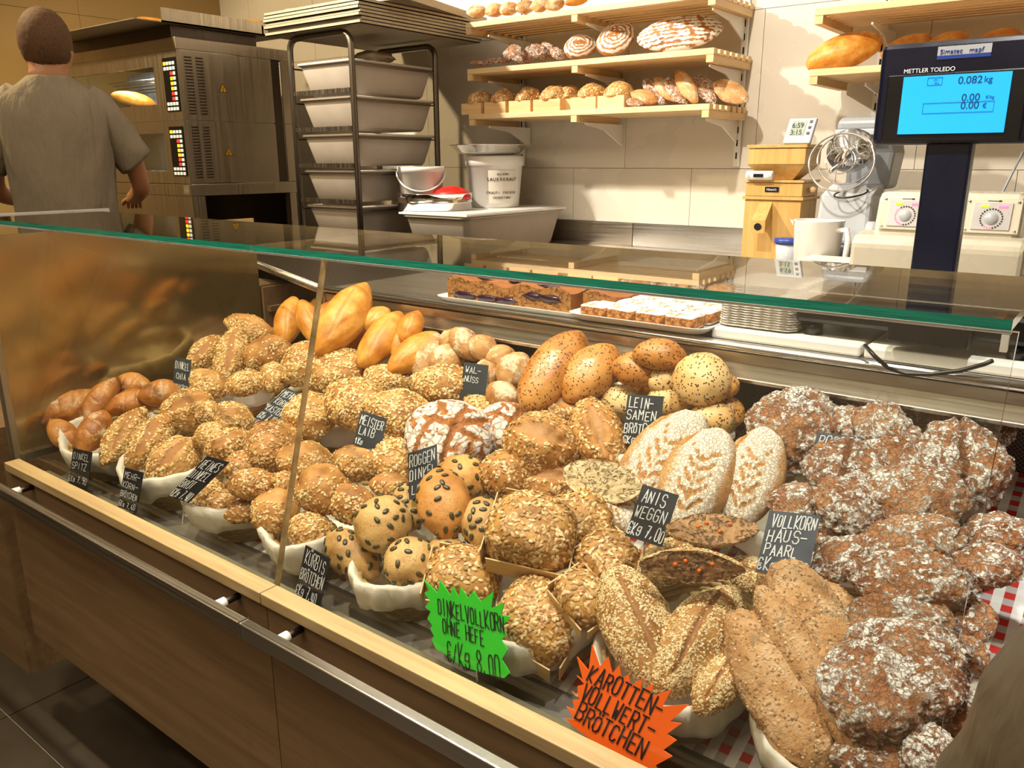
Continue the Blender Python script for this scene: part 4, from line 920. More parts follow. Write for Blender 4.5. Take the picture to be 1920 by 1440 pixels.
gd = ring((-.01, -.12, .37), .10, .0035, ax).obj('guard_ring', M['chrome'], mx, True)
ring((-.005, -.09, .38), .088, .003, ax).obj('guard_ring', M['chrome'], mx, True)
ring((-.01, -.13, .375), .045, .0025, ax).obj('guard_ring', M['chrome'], mx, True)
m = MB(); axv = Vector(ax).normalized(); q = axv.orthogonal().normalized(); k_ = axv.cross(q)
m.tube([Vector((0, -.03, .40)), Vector((-.03, -.16, .34))], .007, 8)
m.obj('shaft', M['chrome'], mx, True)
for j in range(6):
    a = j*PI/6; pts = [Vector((.0, -.06, .39))+ (q*math.cos(a)+k_*math.sin(a))*(.062*math.sin(s_))+axv*(.055*(1-math.cos(s_))-.01) for s_ in np.linspace(.2, PI-.2, 10)]
    MB().tube(pts, .0022, 5).obj('whisk_wire', M['chrome'], mx, True)
m = MB(); m.lathe([(.03, 0), (.065, .03), (.075, .06)], n=28); o = m.obj('head_plate', M['chrome'], mx, True); o.location = (.0, -.045, .385); o.rotation_euler = (1.2, 0, .2)
ring((.02, -.08, .27), .055, .003, (0, -.3, 1), e=.7).obj('hook_ring', M['dsteel'], mx, True)
# jug + lidded pot
jg = thing('measuring_jug', 'white plastic measuring jug with handle in front of the mixer', 'jug', (-.825, 2.72, .969))
m = MB(); m.lathe([(0, 0), (.062, 0), (.066, .004), (.078, .185), (.081, .19), (.076, .188), (.062, .01), (0, .008)], n=36); m.obj('body', M['white'], jg, True)
m = MB(); m.tube([(.070, -.03, .16), (.10, -.045, .165), (.108, -.048, .14), (.103, -.045, .06), (.092, -.04, .035), (.064, -.03, .04)], .009, 8); m.obj('handle', M['white'], jg, True)
m = MB(); m.add([(-.076, -.02, .185), (-.088, -.025, .19), (-.07, -.04, .187), (-.074, -.03, .17)], [(0, 1, 3), (1, 2, 3), (0, 2, 1)]); m.obj('spout', M['white'], jg)
pt = thing('lidded_pot', 'small translucent pot with blue lid left of the measuring jug', 'pot', (-.93, 2.76, .969))
MB().lathe([(0, 0), (.033, 0), (.045, .105), (0, .105)], n=28).obj('pot', M['lgrey'], pt, True); MB().lathe([(0, .106), (.049, .106), (.05, .121), (0, .123)], n=28).obj('lid', M['blue'], pt, True)
# ======================= cream machine =======================
cm = thing('dough_machine', 'cream enamelled kitchen machine with two lit timer dials', 'machine', (-.40, 2.45, .969))
L_ = lambda pts, ex, mb=None: (mb or MB()).prism([Vector(p) for p in pts], Vector(ex))
L_([(-.205, -.17, 0), (-.205, -.17, .165), (-.205, -.155, .185), (-.205, -.07, .195), (-.205, -.07, 0)], (.40, 0, 0)).obj('lower_body', M['cream'], cm, bevel=.012)
L_([(-.17, -.069, 0), (-.17, -.15+.05, .19), (-.17, -.075, .285), (-.17, -.06, .295), (-.17, .12, .295), (-.17, .12, 0)], (.34, 0, 0)).obj('console', M['cream'], cm, bevel=.016)
M['pl'] = basic('dial_plate', '#c3c2c4', .35); M['pinkled'] = basic('pink_led', '#ff4a68', .4, emit=2.0); M['greenled'] = basic('green_led', '#88d820', .4, emit=1.0)
ta = math.atan2(.025, .095)
for i, x in enumerate((-.094, .105)):
    Mx = Matrix.Translation((x, -.0915, .24)) @ Matrix.Rotation(-ta, 4, 'X')
    fr_ = MB().cbox((0, -.001, 0), (.125, .004, .085), M=Mx).obj('dial_frame', M['cream'], cm, bevel=.002)
    dp = MB().cbox((0, -.0045, -.0), (.085, .004, .068), M=Mx).obj('dial_plate', M['pl'], fr_, bevel=.001)
    for a in range(24):
        aa = a*2*PI/24; red = (9 <= a <= 17) if i == 0 else (16 <= a <= 18)
        MB().cbox((.0+.024*math.cos(aa), -.0072, -.006+.024*math.sin(aa)), (.0032, .0012, .0032), M=Mx).obj('led', M['pinkled'] if red else M['ink'], fr_)
    m = MB(); m.lathe([(.0, .004), (.013, .004), (.016, 0)], n=24); o = m.obj('knob', M['lgrey'], fr_, True); o.matrix_local = Mx @ Matrix.Translation((0, -.0066, -.006)) @ Matrix.Rotation(PI/2, 4, 'X')
    MB().cbox((-.018, -.0072, .024), (.018, .0012, .006), M=Mx).obj('led_bar', M['greenled'], fr_); MB().cbox((.022, -.0072, .024), (.02, .0012, .006), M=Mx).obj('led_bar', M['pinkled'], fr_)
    ar = MB().cbox((0, -.0035, .0385), (.028, .001, .0014), M=Mx); ar.cbox((.013, -.0035, .0385), (.006, .001, .004), M=Mx); ar.obj('arrow_mark', M['ink'], fr_)
    for sx_, sz_ in ((-1, 1), (1, 1), (-1, -1), (1, -1)):
        m = MB(); m.lathe([(0, .003), (.003, .002), (.0042, 0)], n=12); o = m.obj('screw', M['chrome'], fr_, True); o.matrix_local = Mx @ Matrix.Translation((sx_*.054, -.003, sz_*.036)) @ Matrix.Rotation(PI/2, 4, 'X')
q1, q2 = P(1915, 290, 1, 2.9), P(1880, 360, 1, 2.9)
tag(MB().tube([P(1918, 285, 1, 2.95), P(1900, 320, 1, 2.9), q2, P(1868, 400, 1, 2.85), Vector((P(1868, 400, 1, 2.8).x, 2.8, .975))], .004, 6).obj('power_cord', M['grey'], None, True), 'thin dark cord hanging behind the cream machine at right', 'cord')
# ======================= scale =======================
sc = thing('counter_scale', 'black shop scale with tall pole and blue customer display', 'scale', (-.25, 1.47, 1.071))
def sp(name, mb, mat, par=None, **k):
    o = mb.obj(name, mat, **k)
    if par: o.parent = par
    else: o.parent = sc; o.matrix_parent_inverse = Matrix.Translation(sc.location).inverted()
    return o
sp('base', MB().box((-.425, 1.32, 1.092), (-.085, 1.60, 1.135)), M['black'], bevel=.008)
sp('platter', MB().box((-.41, 1.325, 1.137), (-.10, 1.59, 1.145)), M['steel'], bevel=.003)
sp('front_box', MB().box((-.275, 1.285, 1.085), (-.165, 1.319, 1.118)), M['black'], bevel=.004)
for x, y in ((-.40, 1.345), (-.11, 1.345), (-.40, 1.57), (-.11, 1.57)): sp('foot', MB().tube([(x, y, 1.0705), (x, y, 1.091)], .014, 14), M['black'], smooth=True)
sp('pole', MB().box((-.287, 1.45, 1.14), (-.222, 1.485, 1.375)), M['navy'], bevel=.004)
hd = sp('display_head', MB().box((-.368, 1.445, 1.371), (-.148, 1.50, 1.523)), M['navy'], bevel=.008)
sp('bezel', MB().box((-.352, 1.438, 1.375), (-.16, 1.444, 1.476)), M['black'], hd, bevel=.002)
M['lcd'] = basic('lit_blue_screen', '#1e9ff0', .3, 0, .04, 4., emit=.36)
s0, s1, s2_, s3_ = P(1695, 146, 1, 1.436), P(1902, 134, 1, 1.436), P(1880, 247, 1, 1.436), P(1680, 252, 1, 1.436)
scx0, scx1, scz0, scz1 = s0.x+.0, s1.x-.002, s3_.z, s0.z+.001
sp('screen', MB().box((scx0, 1.4352, scz0), (scx1, 1.4378, scz1)), M['lcd'], hd)
M['lcdink'] = basic('screen_digits', '#0c3460', .4)
def st_(tx, px, py, size, al='RIGHT', mat='lcdink', sx=1.): q = P(px, py, 1, 1.4345); return text3d(tx, size, tuple(q), M[mat], hd, 'lettering', align=al, sx=sx, ext=.0002)
st_('0.082', 1842, 155, .0148); st_('kg', 1861, 153, .0125); st_('0.00', 1837, 188, .0145); st_('0.00', 1835, 203, .0145); st_('€/kg', 1864, 184, .0062); st_('€', 1850, 202, .0095)
def fbox(a, b, c, d):
    p, q = P(a, b, 1, 1.4346), P(c, d, 1, 1.4346); t_ = .0004; m = MB()
    for u in ((p.x, q.z, p.x+t_, p.z), (q.x-t_, q.z, q.x, p.z), (p.x, q.z, q.x, q.z+t_), (p.x, p.z-t_, q.x, p.z)): m.box((u[0], 1.4342, u[1]), (u[2], 1.4352, u[3]))
    sp('field_frame', m, M['lcdink'], hd)
fbox(1731, 194, 1862, 209); fbox(1740, 146, 1766, 159)
st_('->0<-', 1760, 151, .0035); st_('40 g', 1760, 157, .0035)
M['logo'] = basic('white_print', '#e8e8ea', .5, emit=.1)
st_('METTLER TOLEDO', 1694, 138, .0088, 'LEFT', 'logo', sx=.98)
bd = sp('badge', MB().box((P(1758, 100, 1, 1.444).x, 1.4435, P(1758, 105, 1, 1.444).z), (P(1860, 90, 1, 1.444).x, 1.4448, P(1758, 88, 1, 1.444).z)), M['lgrey'], hd)
sp('badge_stripe', MB().box((P(1758, 100, 1, 1.444).x, 1.4435, P(1758, 112, 1, 1.444).z), (P(1860, 90, 1, 1.444).x, 1.4448, P(1758, 105.4, 1, 1.444).z)), M['blue'], hd)
q = P(1762, 103, 1, 1.443); text3d('Simatec   mapf', .0095, (q.x, 1.4428, q.z+.001), M['blue'], hd, sx=1.05)
cb = [P(1622, 648, 2, 1.074), P(1640, 668, 2, 1.073), P(1665, 690, 1, 1.268)-Vector((0, 0, 0)), P(1700, 701, 1, 1.262), P(1745, 702, 1, 1.262), P(1800, 695, 1, 1.266), P(1845, 683, 2, 1.073), P(1862, 676, 2, 1.08)]
tag(MB().tube([cb[0]]+cb[1:], .0032, 8).obj('scale_cable', M['black'], None, True), 'black cable looping over the counter edge below the scale', 'cable')
# ======================= paper trays, cake, pastry =======================
def ptray(loc, label, first, s_=1.):
    t_ = thing('paper_tray', label, 'paper tray', loc, 'cardboard cake trays stacked on the counter'); return t_
x0_, x1_ = P(1344, 600, 1, 1.32).x, P(1493, 615, 1, 1.32).x
pw = x1_-x0_; n = 48; m = MB()
def scal(a, b, z, amp=.002, k=40):
    out = []
    for i in range(n*2):
        t_ = i/(n*2); 
        per_ = [(-a, -b), (a, -b), (a, b), (-a, b)]; s_ = t_*4; j = int(s_); fr0 = s_-j; p0, p1 = per_[j % 4], per_[(j+1) % 4]
        cx_ = p0[0]+(p1[0]-p0[0])*fr0; cy2 = p0[1]+(p1[1]-p0[1])*fr0; r_ = math.hypot(cx_/a, cy2/b); f_ = min(1., 1.28/r_)
        out.append(Vector((cx_*f_, cy2*f_, z+amp*math.sin(i*1.9))))
    return out
m.loft([scal(pw/2, .085, .004, .0008), scal(pw/2*.93, .078, .0005, 0), scal(pw/2*.91, .076, .0018, 0), scal(pw/2*.985, .084, .0062, .0008)])
pm = m.obj('t', M['paper'], None); pme = pm.data; bpy.data.objects.remove(pm)
NP = 17
for k in range(NP):
    o = bpy.data.objects.new('paper_tray', pme); C.objects.link(o); o.location = ((x0_+x1_)/2+rng.uniform(-.001, .001), 1.40, 1.071+k*.0042)
    tag(o, 'white cardboard cake tray in the stack beside the scale, '+('bottom one' if k == 0 else 'top one' if k == NP-1 else 'one of the middle layers'), 'paper tray', 'cardboard cake trays stacked on the counter')
# white cake tray with blueberry cake
M['cake'] = crumbmat('brown_cake', '#a57238', '#8a5a28', '#5c3818'); M['cakecrust'] = basic('cake_crust', '#8e5424', .6, 0, .25, 60., bump=.5)
M['berry'] = basic('blueberry_filling', '#2a1028', .22, 0, .5, 50., coat=.4); M['sugar'] = basic('icing_sugar_dust', '#eceaf0', .9, 0, .12, 60., bump=.7); M['foil'] = basic('white_paper_edge', '#d8d0c4', .7)
def dishtray(name, label, x0, x1, y0, y1, z, mat='white'):
    t_ = thing(name, label, 'tray', ((x0+x1)/2, (y0+y1)/2, z)); a, b = (x1-x0)/2, (y1-y0)/2
    def rc(sx_, sy_, zz, r=.025): 
        out = []
        for qx, qy, a0 in ((1, 1, 0), (-1, 1, PI/2), (-1, -1, PI), (1, -1, 3*PI/2)):
            for k in range(6): an = a0+k*PI/10; out.append(Vector((qx*(sx_-r)+r*math.cos(an), qy*(sy_-r)+r*math.sin(an), zz)))
        return out
    MB().loft([rc(a-.012, b-.012, 0), rc(a, b, .011), rc(a+.002, b+.002, .013), rc(a-.003, b-.003, .0125), rc(a-.014, b-.014, .003)]).obj('dish', M[mat], t_, True); return t_
cx0, cx1 = P(812, 560, 1, 1.29).x, P(1095, 600, 1, 1.29).x
dishtray('serving_tray', 'white tray under the dark blueberry cake', cx0, cx1+.10, 1.292, 1.60, 1.0505)
ck0, ck1 = P(840, 560, 1, 1.315).x, P(1070, 590, 1, 1.315).x
def cake_mesh(w_, d_, h_):
    m = MB(); nx, nz = 26, 6
    def top(x, y): return h_*(1+.10*math.sin(x*70)+.08*math.sin(x*31+y*50))
    rows = []
    for j in range(9):
        y = d_*j/8; rows.append([Vector((w_*i/nx, y, top(w_*i/nx, y))) for i in range(nx+1)])
    for j in range(8): m.add(rows[j]+rows[j+1], [(i, i+1, i+nx+2, i+nx+1) for i in range(nx)], 1)
    for y, sgn in ((0, 1), (d_, -1)):
        b = [Vector((w_*i/nx, y, 0)) for i in range(nx+1)]; t_ = [Vector((w_*i/nx, y, top(w_*i/nx, y))) for i in range(nx+1)]
        m.add(b+t_, [(i, i+1, i+nx+2, i+nx+1) if sgn > 0 else (i+1, i, i+nx+1, i+nx+2) for i in range(nx)], 0)
    for x in (0, w_):
        b = [Vector((x, d_*j/8, 0)) for j in range(9)]; t_ = [Vector((x, d_*j/8, top(x, d_*j/8))) for j in range(9)]
        m.add(b+t_, [(j, j+1, j+10, j+9) for j in range(8)], 1)
    return m
for k, (yy, lab) in enumerate(((1.315, 'brown blueberry tray cake with cut front face, front row'), (1.415, 'brown blueberry tray cake, rear row behind the front one'))):
    w_ = ck1-ck0
    cq = thing('blueberry_cake', lab, 'cake', (ck0+(.01 if k else 0), yy, 1.0545), 'blueberry cake rows')
    cake_mesh(w_, .085, .046).obj('cake_body', [M['cake'], M['cakecrust']], cq)
    for bx in (.05, .11, .165, .235, .275):
        v, f = ico(2); q = v*np.array([.026, .0022, .008])*(1+.7*pn(v*2.5+bx*90)[:, None])
        if bx*1. < w_: o = MB().add([tuple(x) for x in q], [tuple(x) for x in f]).obj('blueberry_filling', M['berry'], cq, True); o.location = (min(bx, w_-.03), -.001, .012+.016*((bx*100) % 2 > 1))
    for j in range(9):
        v, f = ico(2); q = v*np.array([.018, .010, .0022])*(1+.6*pn(v*2.5+j*9)[:, None]); o = MB().add([tuple(x) for x in q], [tuple(x) for x in f]).obj('berry_top', M['berry'], cq, True); o.location = (.02+w_*.88*((j*.37) % 1), .02+.05*((j*.61) % 1), .0475)
cq = thing('cake_slice', 'reddish brown cake piece at the right end of the blueberry cake', 'cake', (ck1+.012, 1.34, 1.0545)); cake_mesh(.075, .16, .042).obj('cake_body', [M['cake'], M['cakecrust']], cq)
p0_, p1_ = P(1072, 600, 1, 1.285), P(1330, 628, 1, 1.285)
dishtray('serving_tray', 'white curved tray under the sugar dusted pastries, overhanging the counter edge', p0_.x, p1_.x, 1.262, 1.50, 1.058)
M['pastry'] = crumbmat('pastry_crumb', '#c98a48', '#a5652c', '#6a3c18')
M['sug'] = (lambda t: t)(None)
t = NT('sugared_pastry'); tc = t.n('TexCoord'); nz = t.n('TexNoise', Vector=tc.outputs['Object'], Scale=120., Detail=6., Roughness=.7); n2 = t.n('TexNoise', Vector=tc.outputs['Object'], Scale=28., Detail=3.)
fc = t.rng(t.math('ADD', nz.outputs[0], n2.outputs[0]), .82, 1.0); bs = t.n('BsdfPrincipled', Base__Color=t.mix(fc, lin('#c3854c'), lin('#d4d2d8')), Roughness=.9); bp = t.n('Bump', Height=nz.outputs[0], Strength=.6, Distance=.002); t.t.links.new(bp.outputs[0], bs.inputs['Normal']); M['sug'] = t.done(bs)
pw_ = (p1_.x-p0_.x-.045)/4
for j in range(3):
    for i in range(4):
        q = thing('sugared_pastry', 'square pastry thickly dusted with sugar, %s row, %s' % (['front', 'middle', 'rear'][j], ['leftmost', 'second from left', 'third from left', 'rightmost'][i]), 'pastry', (p0_.x+.02+pw_*(i+.5)+rng.uniform(-.0015, .0015)+.004*j, 1.305+j*.062, 1.0625), 'sugar dusted pastries', rng.uniform(-.05, .05))
        v, f = ico(3); v = np.sign(v)*np.abs(v)**.3; nn = fbm(v*1.3+i*9+j*31, 2); v = v*np.array([pw_*.485, .0295, .0125]); v[:,2] += .0125+.0018*nn; v[:,2] = np.maximum(v[:,2], 0)
        tl2 = v[f].mean(1)[:, 2]; o = np_obj('pastry_body', v, f, M['sug'], q, True); o.data.materials.append(M['pastry'])
        nr_ = np.abs(np.cross(v[f][:,1]-v[f][:,0], v[f][:,2]-v[f][:,0])); o.data.polygons.foreach_set('material_index', ((tl2 < .019) & (nr_[:,2] < nr_.max(1)*.35)).astype(np.int32))
ppr = thing('receipt_paper', 'white paper sheets lying on the worktop behind the scale pole', 'paper', (-.40, 2.16, 1.0)); ppr.location = (P(1700, 492, 2, 1.06).x, P(1700, 492, 2, 1.06).y, 1.052)
MB().box((-.30, -.05, 0), (.0, .10, .0012)).obj('sheet', M['white'], ppr); MB().box((.02, -.06, 0), (.5, .08, .0012)).obj('sheet', M['white'], ppr)
# ======================= baskets =======================
def bk_(label, cx, cyy, hx, hy, **k): return basket(label, cx, cyy, hx, hy, **k)
FRB = 'front row of cloth lined baskets'; RRB = 'rear row of cloth lined baskets'
bk_('lined basket of floured spelt bread at the far left of the front row', -1.79, .880, .135, .130, group=FRB)
bk_('lined basket of oat rolls, second from left in the front row', -1.53, .880, .128, .130, group=FRB)
bk_('lined basket with the tilted REINES DINKELBROT sign', -1.292, .880, .118, .130, group=FRB)
bk_('lined basket of small oat rolls left of the KÜRBIS sign', -1.055, .880, .112, .130, group=FRB)
bk_('lined basket of pumpkin seed rolls right of the KÜRBIS sign', -.838, .880, .098, .130, group=FRB)
bk_('lined basket of boxed loaves behind the green star sign', -.612, .885, .122, .135, group=FRB)
bk_('lined basket of sesame bread behind the orange star sign', -.382, .880, .100, .130, group=FRB)
bk_('lined basket under the long brown loaves at bottom right', -.168, .880, .105, .130, group=FRB)
bk_('lined basket of chia rolls at the rear left', -1.75, 1.15, .14, .13, group=RRB, hgt=.085)
bk_('lined basket of big oat loaves behind the MEHRKORN KASTEN sign', -1.36, 1.135, .15, .12, group=RRB, hgt=.085)
bk_('lined basket of cracked floury loaves behind the ROGGEN DINKEL sign', -1.02, 1.14, .14, .12, group=RRB, hgt=.085)
bk_('lined basket of pale flax rolls behind the LEIN-SAMEN sign', -.635, 1.22, .155, .11, group=RRB, hgt=.145)
bk_('lined basket of floured rye bread behind the ROGGEN sign', -.29, 1.19, .175, .13, group=RRB, hgt=.10)
bk_('lined basket of long golden loaves at the rear, below the counter edge', -1.33, 1.38, .20, .085, group=RRB)
# ======================= breads in the case =======================
B = bread
R = 'roll'
g = 'floured spelt breads at the far left'
B('spitz', 'spelt_bread', 'floured brown spelt loaf at the far left of the pile', 130, 765, 62, 36, -42, 0, g)
B('spitz', 'spelt_bread', 'brown spelt loaf standing upright at the top of the far left basket', 190, 750, 48, 27, -68, .03, g)
B('spitz', 'spelt_bread', 'short smooth spelt loaf lowest at the far left', 120, 815, 38, 25, 50, .005, g)
B('spitz', 'spelt_bread', 'round brown spelt loaf just above the DINKEL SPITZ sign', 177, 810, 44, 31, -72, .03, g)
B('spitz', 'spelt_bread', 'half hidden spelt loaf furthest back in the far left basket', 247, 722, 38, 22, -5, -.02, g)
B('spitz', 'spelt_bread', 'slashed spelt loaf right of the upright one', 250, 755, 48, 26, -30, .0, g)
B('spitz', 'spelt_bread', 'slashed spelt loaf at the right end of the far left basket', 303, 737, 42, 24, -25, .01, g)
g = 'oat rolls above the MEHRKORN sign'
B('oatslit', 'oat_roll', 'long oat roll at the left edge of the second basket', 232, 818, 62, 33, -68, .01, g, cat=R)
B('oatslit', 'oat_roll', 'long oat roll directly above the MEHRKORN-BRÖTCHEN sign', 280, 828, 58, 34, -66, .03, g, cat=R)
B('oatslit', 'oat_roll', 'fat oat roll left of the REINES DINKEL BROT sign', 325, 862, 56, 42, -52, .045, g, cat=R)
B('oatslit', 'oat_roll', 'oat roll with split top under the DINKEL CHIA sign', 353, 768, 50, 37, -28, .01, g, cat=R)
B('oatslit', 'oat_roll', 'oat roll below the front rim of the chia basket', 437, 784, 38, 28, 20, -.01, g, cat=R)
B('oat', 'oat_roll', 'small oat roll between two larger ones, left of the glass joint', 397, 818, 34, 26, -30, .0, g, cat=R)
B('oatslit', 'oat_roll', 'curved oat roll above the REINES sign', 428, 832, 43, 28, -35, .02, g, cat=R)
B('oat', 'oat_roll', 'small half hidden oat roll right of the split one', 392, 776, 28, 22, 30, -.02, g, cat=R)
B('sun', 'sunflower_roll', 'large round sunflower roll crossed by the glass joint', 512, 838, 52, 48, 20, .01, g, cat=R)
B('sun', 'sunflower_roll', 'small seeded roll just right of the REINES sign', 452, 874, 35, 25, -20, .0, g, cat=R)
g = 'sunflower rolls beside the REINES sign'
B('sun', 'sunflower_roll', 'pale oval sunflower roll left of the glass joint', 473, 908, 47, 28, -5, .02, g, cat=R)
B('sun', 'sunflower_roll', 'seeded roll low behind the REINES sign', 412, 945, 36, 24, -60, .0, g, cat=R)
B('sun', 'sunflower_roll', 'seeded roll at the bottom of the third basket', 455, 958, 35, 22, -32, .02, g, cat=R)
B('oat', 'oat_roll', 'little oat roll wedged right of the glass joint', 538, 905, 28, 20, 30, .0, g, cat=R)
B('oat', 'oat_roll', 'dark seeded roll hidden behind the REINES sign', 385, 925, 38, 30, -30, -.02, g, cat=R)
g = 'small oat topped rolls in the fourth basket'
B('oatdust', 'oat_roll', 'pale oval oat roll under the MEHRKORN KASTEN basket', 573, 863, 52, 34, 0, .0, g, cat=R)
B('oatdust', 'oat_roll', 'pale oval oat roll under the MEISTER LAIB sign', 673, 868, 47, 31, 10, .0, g, cat=R)
B('oatdust', 'oat_roll', 'round golden oat roll on top of the fourth basket', 603, 917, 50, 44, -20, .04, g, cat=R)
B('oatdust', 'oat_roll', 'round oat roll behind the glass joint at the basket rim', 517, 958, 45, 43, 30, .02, g, cat=R)
B('oat', 'oat_roll', 'oat roll above the left corner of the KÜRBIS sign', 583, 995, 46, 34, 0, .01, g, cat=R)
B('oatdust', 'oat_roll', 'oat roll between the golden one and the pumpkin rolls', 663, 945, 44, 36, 40, .0, g, cat=R)
B('oatdust', 'oat_roll', 'oat roll at the cloth rim left of the ROGGEN DINKEL sign', 732, 912, 38, 24, 10, -.01, g, cat=R)
g = 'pumpkin seed rolls'
B('pump', 'pumpkin_seed_roll', 'oblong pumpkin seed roll lowest left, touching the KÜRBIS sign', 662, 1042, 62, 43, 52, .035, g, cat=R)
B('pump', 'pumpkin_seed_roll', 'round pale pumpkin seed roll above the oblong one', 718, 983, 52, 50, 10, .02, g, cat=R)
B('pump', 'pumpkin_seed_roll', 'pumpkin seed roll at the basket rim above the green star sign', 769, 1053, 50, 45, -50, .02, g, cat=R)
B('pumpb', 'pumpkin_seed_roll', 'tall golden pumpkin seed roll standing upright', 832, 945, 64, 47, 85, .045, g, cat=R)
B('pumpb', 'pumpkin_seed_roll', 'pumpkin seed roll right of the ROGGEN DINKEL sign', 864, 897, 48, 42, 30, .015, g, cat=R)
B('pump', 'pumpkin_seed_roll', 'pumpkin seed roll half behind the boxed sunflower loaf', 905, 980, 46, 40, 85, .0, g, cat=R)
B('pump', 'pumpkin_seed_roll', 'shadowed pumpkin seed roll between the two tallest', 766, 950, 42, 28, 80, -.015, g, cat=R)
B('pump', 'pumpkin_seed_roll', 'mostly hidden pumpkin seed roll under the golden one', 838, 1030, 34, 24, 0, -.02, g, cat=R)
B('sun', 'sunflower_roll', 'pale sunflower roll below the cracked floury loaf', 948, 888, 47, 42, 30, .01, 'sunflower rolls', cat=R)
g = 'chia rolls at the rear left'
B('oatdust', 'chia_roll', 'seeded roll lying across the top of the chia pile', 470, 618, 50, 24, 25, .0, g, cat=R)
B('oatslit', 'chia_roll', 'upright seeded roll left of the glass joint', 433, 668, 56, 29, -82, .03, g, cat=R)
B('oatslit', 'chia_roll', 'seeded roll leaning behind the upright one, leftmost of the chia pile', 388, 662, 40, 27, -55, .0, g, cat=R)
B('oatdust', 'chia_roll', 'small seeded roll right beside the DINKEL CHIA sign', 392, 720, 36, 27, 40, .02, g, cat=R)
B('oatdust', 'chia_roll', 'seeded roll behind the glass joint below the topmost one', 500, 663, 43, 33, -40, .015, g, cat=R)
B('oat', 'chia_roll', 'seeded roll resting on the rim of the chia basket', 462, 718, 38, 23, -30, .02, g, cat=R)
B('oat', 'chia_roll', 'small seeded roll at the right rim of the chia basket', 512, 708, 28, 26, 0, .0, g, cat=R)
g = 'big oat loaves'
B('oat', 'oat_loaf', 'oat loaf standing left of the baguette rolls', 576, 682, 50, 41, -52, .01, g)
B('oat', 'oat_loaf', 'broad oat loaf in the middle of the oat pile', 641, 702, 64, 44, -12, .01, g)
B('oat', 'oat_loaf', 'round oat loaf right of the MEHRKORN KASTEN sign', 582, 780, 50, 41, -15, .015, g)
B('oat', 'oat_loaf', 'big oat loaf above the white basket rim', 668, 760, 60, 49, 42, .02, g)
B('oat', 'oat_loaf', 'big oat loaf above the MEISTER LAIB sign', 746, 778, 62, 45, 8, .03, g)
B('oat', 'oat_loaf', 'oat loaf half hidden behind two others', 728, 713, 44, 27, 15, -.01, g)
B('oat', 'oat_loaf', 'flat oat loaf left of the WAL- sign', 836, 722, 63, 35, 5, .02, g)
B('oat', 'oat_loaf', 'dark oat loaf in shadow right of the MEISTER LAIB sign', 738, 868, 55, 42, 60, -.03, g)
B('oat', 'oat_loaf', 'small seeded loaf peeking out below the WAL- sign', 902, 766, 34, 22, 40, -.01, g)
g = 'golden baguette rolls'
B('bag', 'baguette_roll', 'golden baguette roll standing at the left end', 541, 602, 44, 25, -82, .0, g, cat=R)
B('bag', 'baguette_roll', 'golden baguette roll leaning, second from left', 582, 605, 42, 22, 72, .0, g, cat=R)
B('bag', 'baguette_roll', 'far baguette roll peeking out behind, left one', 599, 574, 22, 16, -60, -.04, g, cat=R)
B('bag', 'baguette_roll', 'baguette roll half hidden left of the tallest one', 612, 590, 24, 17, -70, -.02, g, cat=R)
B('bag', 'baguette_roll', 'tallest golden baguette roll', 643, 598, 68, 36, -66, .02, g, cat=R)
B('bag', 'baguette_roll', 'small baguette roll under the pale upright one', 674, 636, 32, 22, -58, .0, g, cat=R)
B('bag', 'baguette_roll', 'pale yellow baguette roll standing right of the tallest', 715, 637, 57, 30, -64, .02, g, cat=R)
B('bag', 'baguette_roll', 'baguette roll behind the pale yellow one', 706, 598, 26, 20, -50, -.02, g, cat=R)
B('bag', 'baguette_roll', 'darker baguette roll at the right end, upper one', 770, 612, 28, 19, -70, -.03, g, cat=R)
B('bag', 'baguette_roll', 'brown baguette roll right of the pale yellow one', 755, 632, 36, 18, -72, .0, g, cat=R)
B('bag', 'baguette_roll', 'long baguette roll lying diagonal left of the walnut rolls', 775, 662, 54, 28, -50, .0, g, cat=R)
g = 'dusty walnut rolls'
B('wal', 'walnut_roll', 'long dusty roll standing left in the walnut heap', 803, 667, 43, 30, -70, .02, g, cat=R)
B('wal', 'walnut_roll', 'dusty roll in front of the long one', 838, 675, 33, 28, -60, .03, g, cat=R)
B('wal', 'walnut_roll', 'tiny dusty roll at the top of the walnut heap', 843, 635, 20, 16, -60, -.02, g, cat=R)
B('wal', 'walnut_roll', 'dusty roll left of the peak of the walnut heap', 872, 645, 34, 23, 60, .0, g, cat=R)
B('wal', 'walnut_roll', 'dusty roll at the right shoulder of the walnut heap', 906, 652, 26, 22, 50, -.01, g, cat=R)
B('wal', 'walnut_roll', 'dusty roll behind, just above the WAL- sign', 938, 668, 26, 20, -20, -.01, g, cat=R)
B('wal', 'walnut_roll', 'dark dusty roll half covered by the WAL- sign', 915, 702, 32, 27, -70, .0, g, cat=R)
B('wal', 'walnut_roll', 'round dusty roll left of the long flax loaf', 965, 693, 35, 31, -60, .01, g, cat=R)
B('wal', 'walnut_roll', 'small dusty roll lowest in the walnut heap', 943, 743, 32, 26, 45, .01, g, cat=R)
B('wal', 'walnut_roll', 'shadowed roll at the back under the counter edge', 880, 625, 22, 16, 20, -.05, g, cat=R)
g = 'flax seed breads'
B('flaxl', 'flax_loaf', 'long shiny flax loaf, the larger one at left', 1037, 697, 80, 43, -62, .02, g)
B('flaxl', 'flax_loaf', 'long flax loaf, the smaller one at right', 1108, 700, 60, 40, -56, .0, g)
B('buntan', 'flax_bun', 'tan flax bun at the top under the pastry tray', 1237, 664, 43, 25, 12, -.01, g, cat=R)
B('buntan', 'flax_bun', 'shiny tan flax bun right of the long loaves', 1195, 692, 43, 30, 3, .02, g, cat=R)
B('bun', 'flax_bun', 'pale flax bun in the shadow of its neighbours', 1245, 710, 30, 26, 30, -.01, g, cat=R)
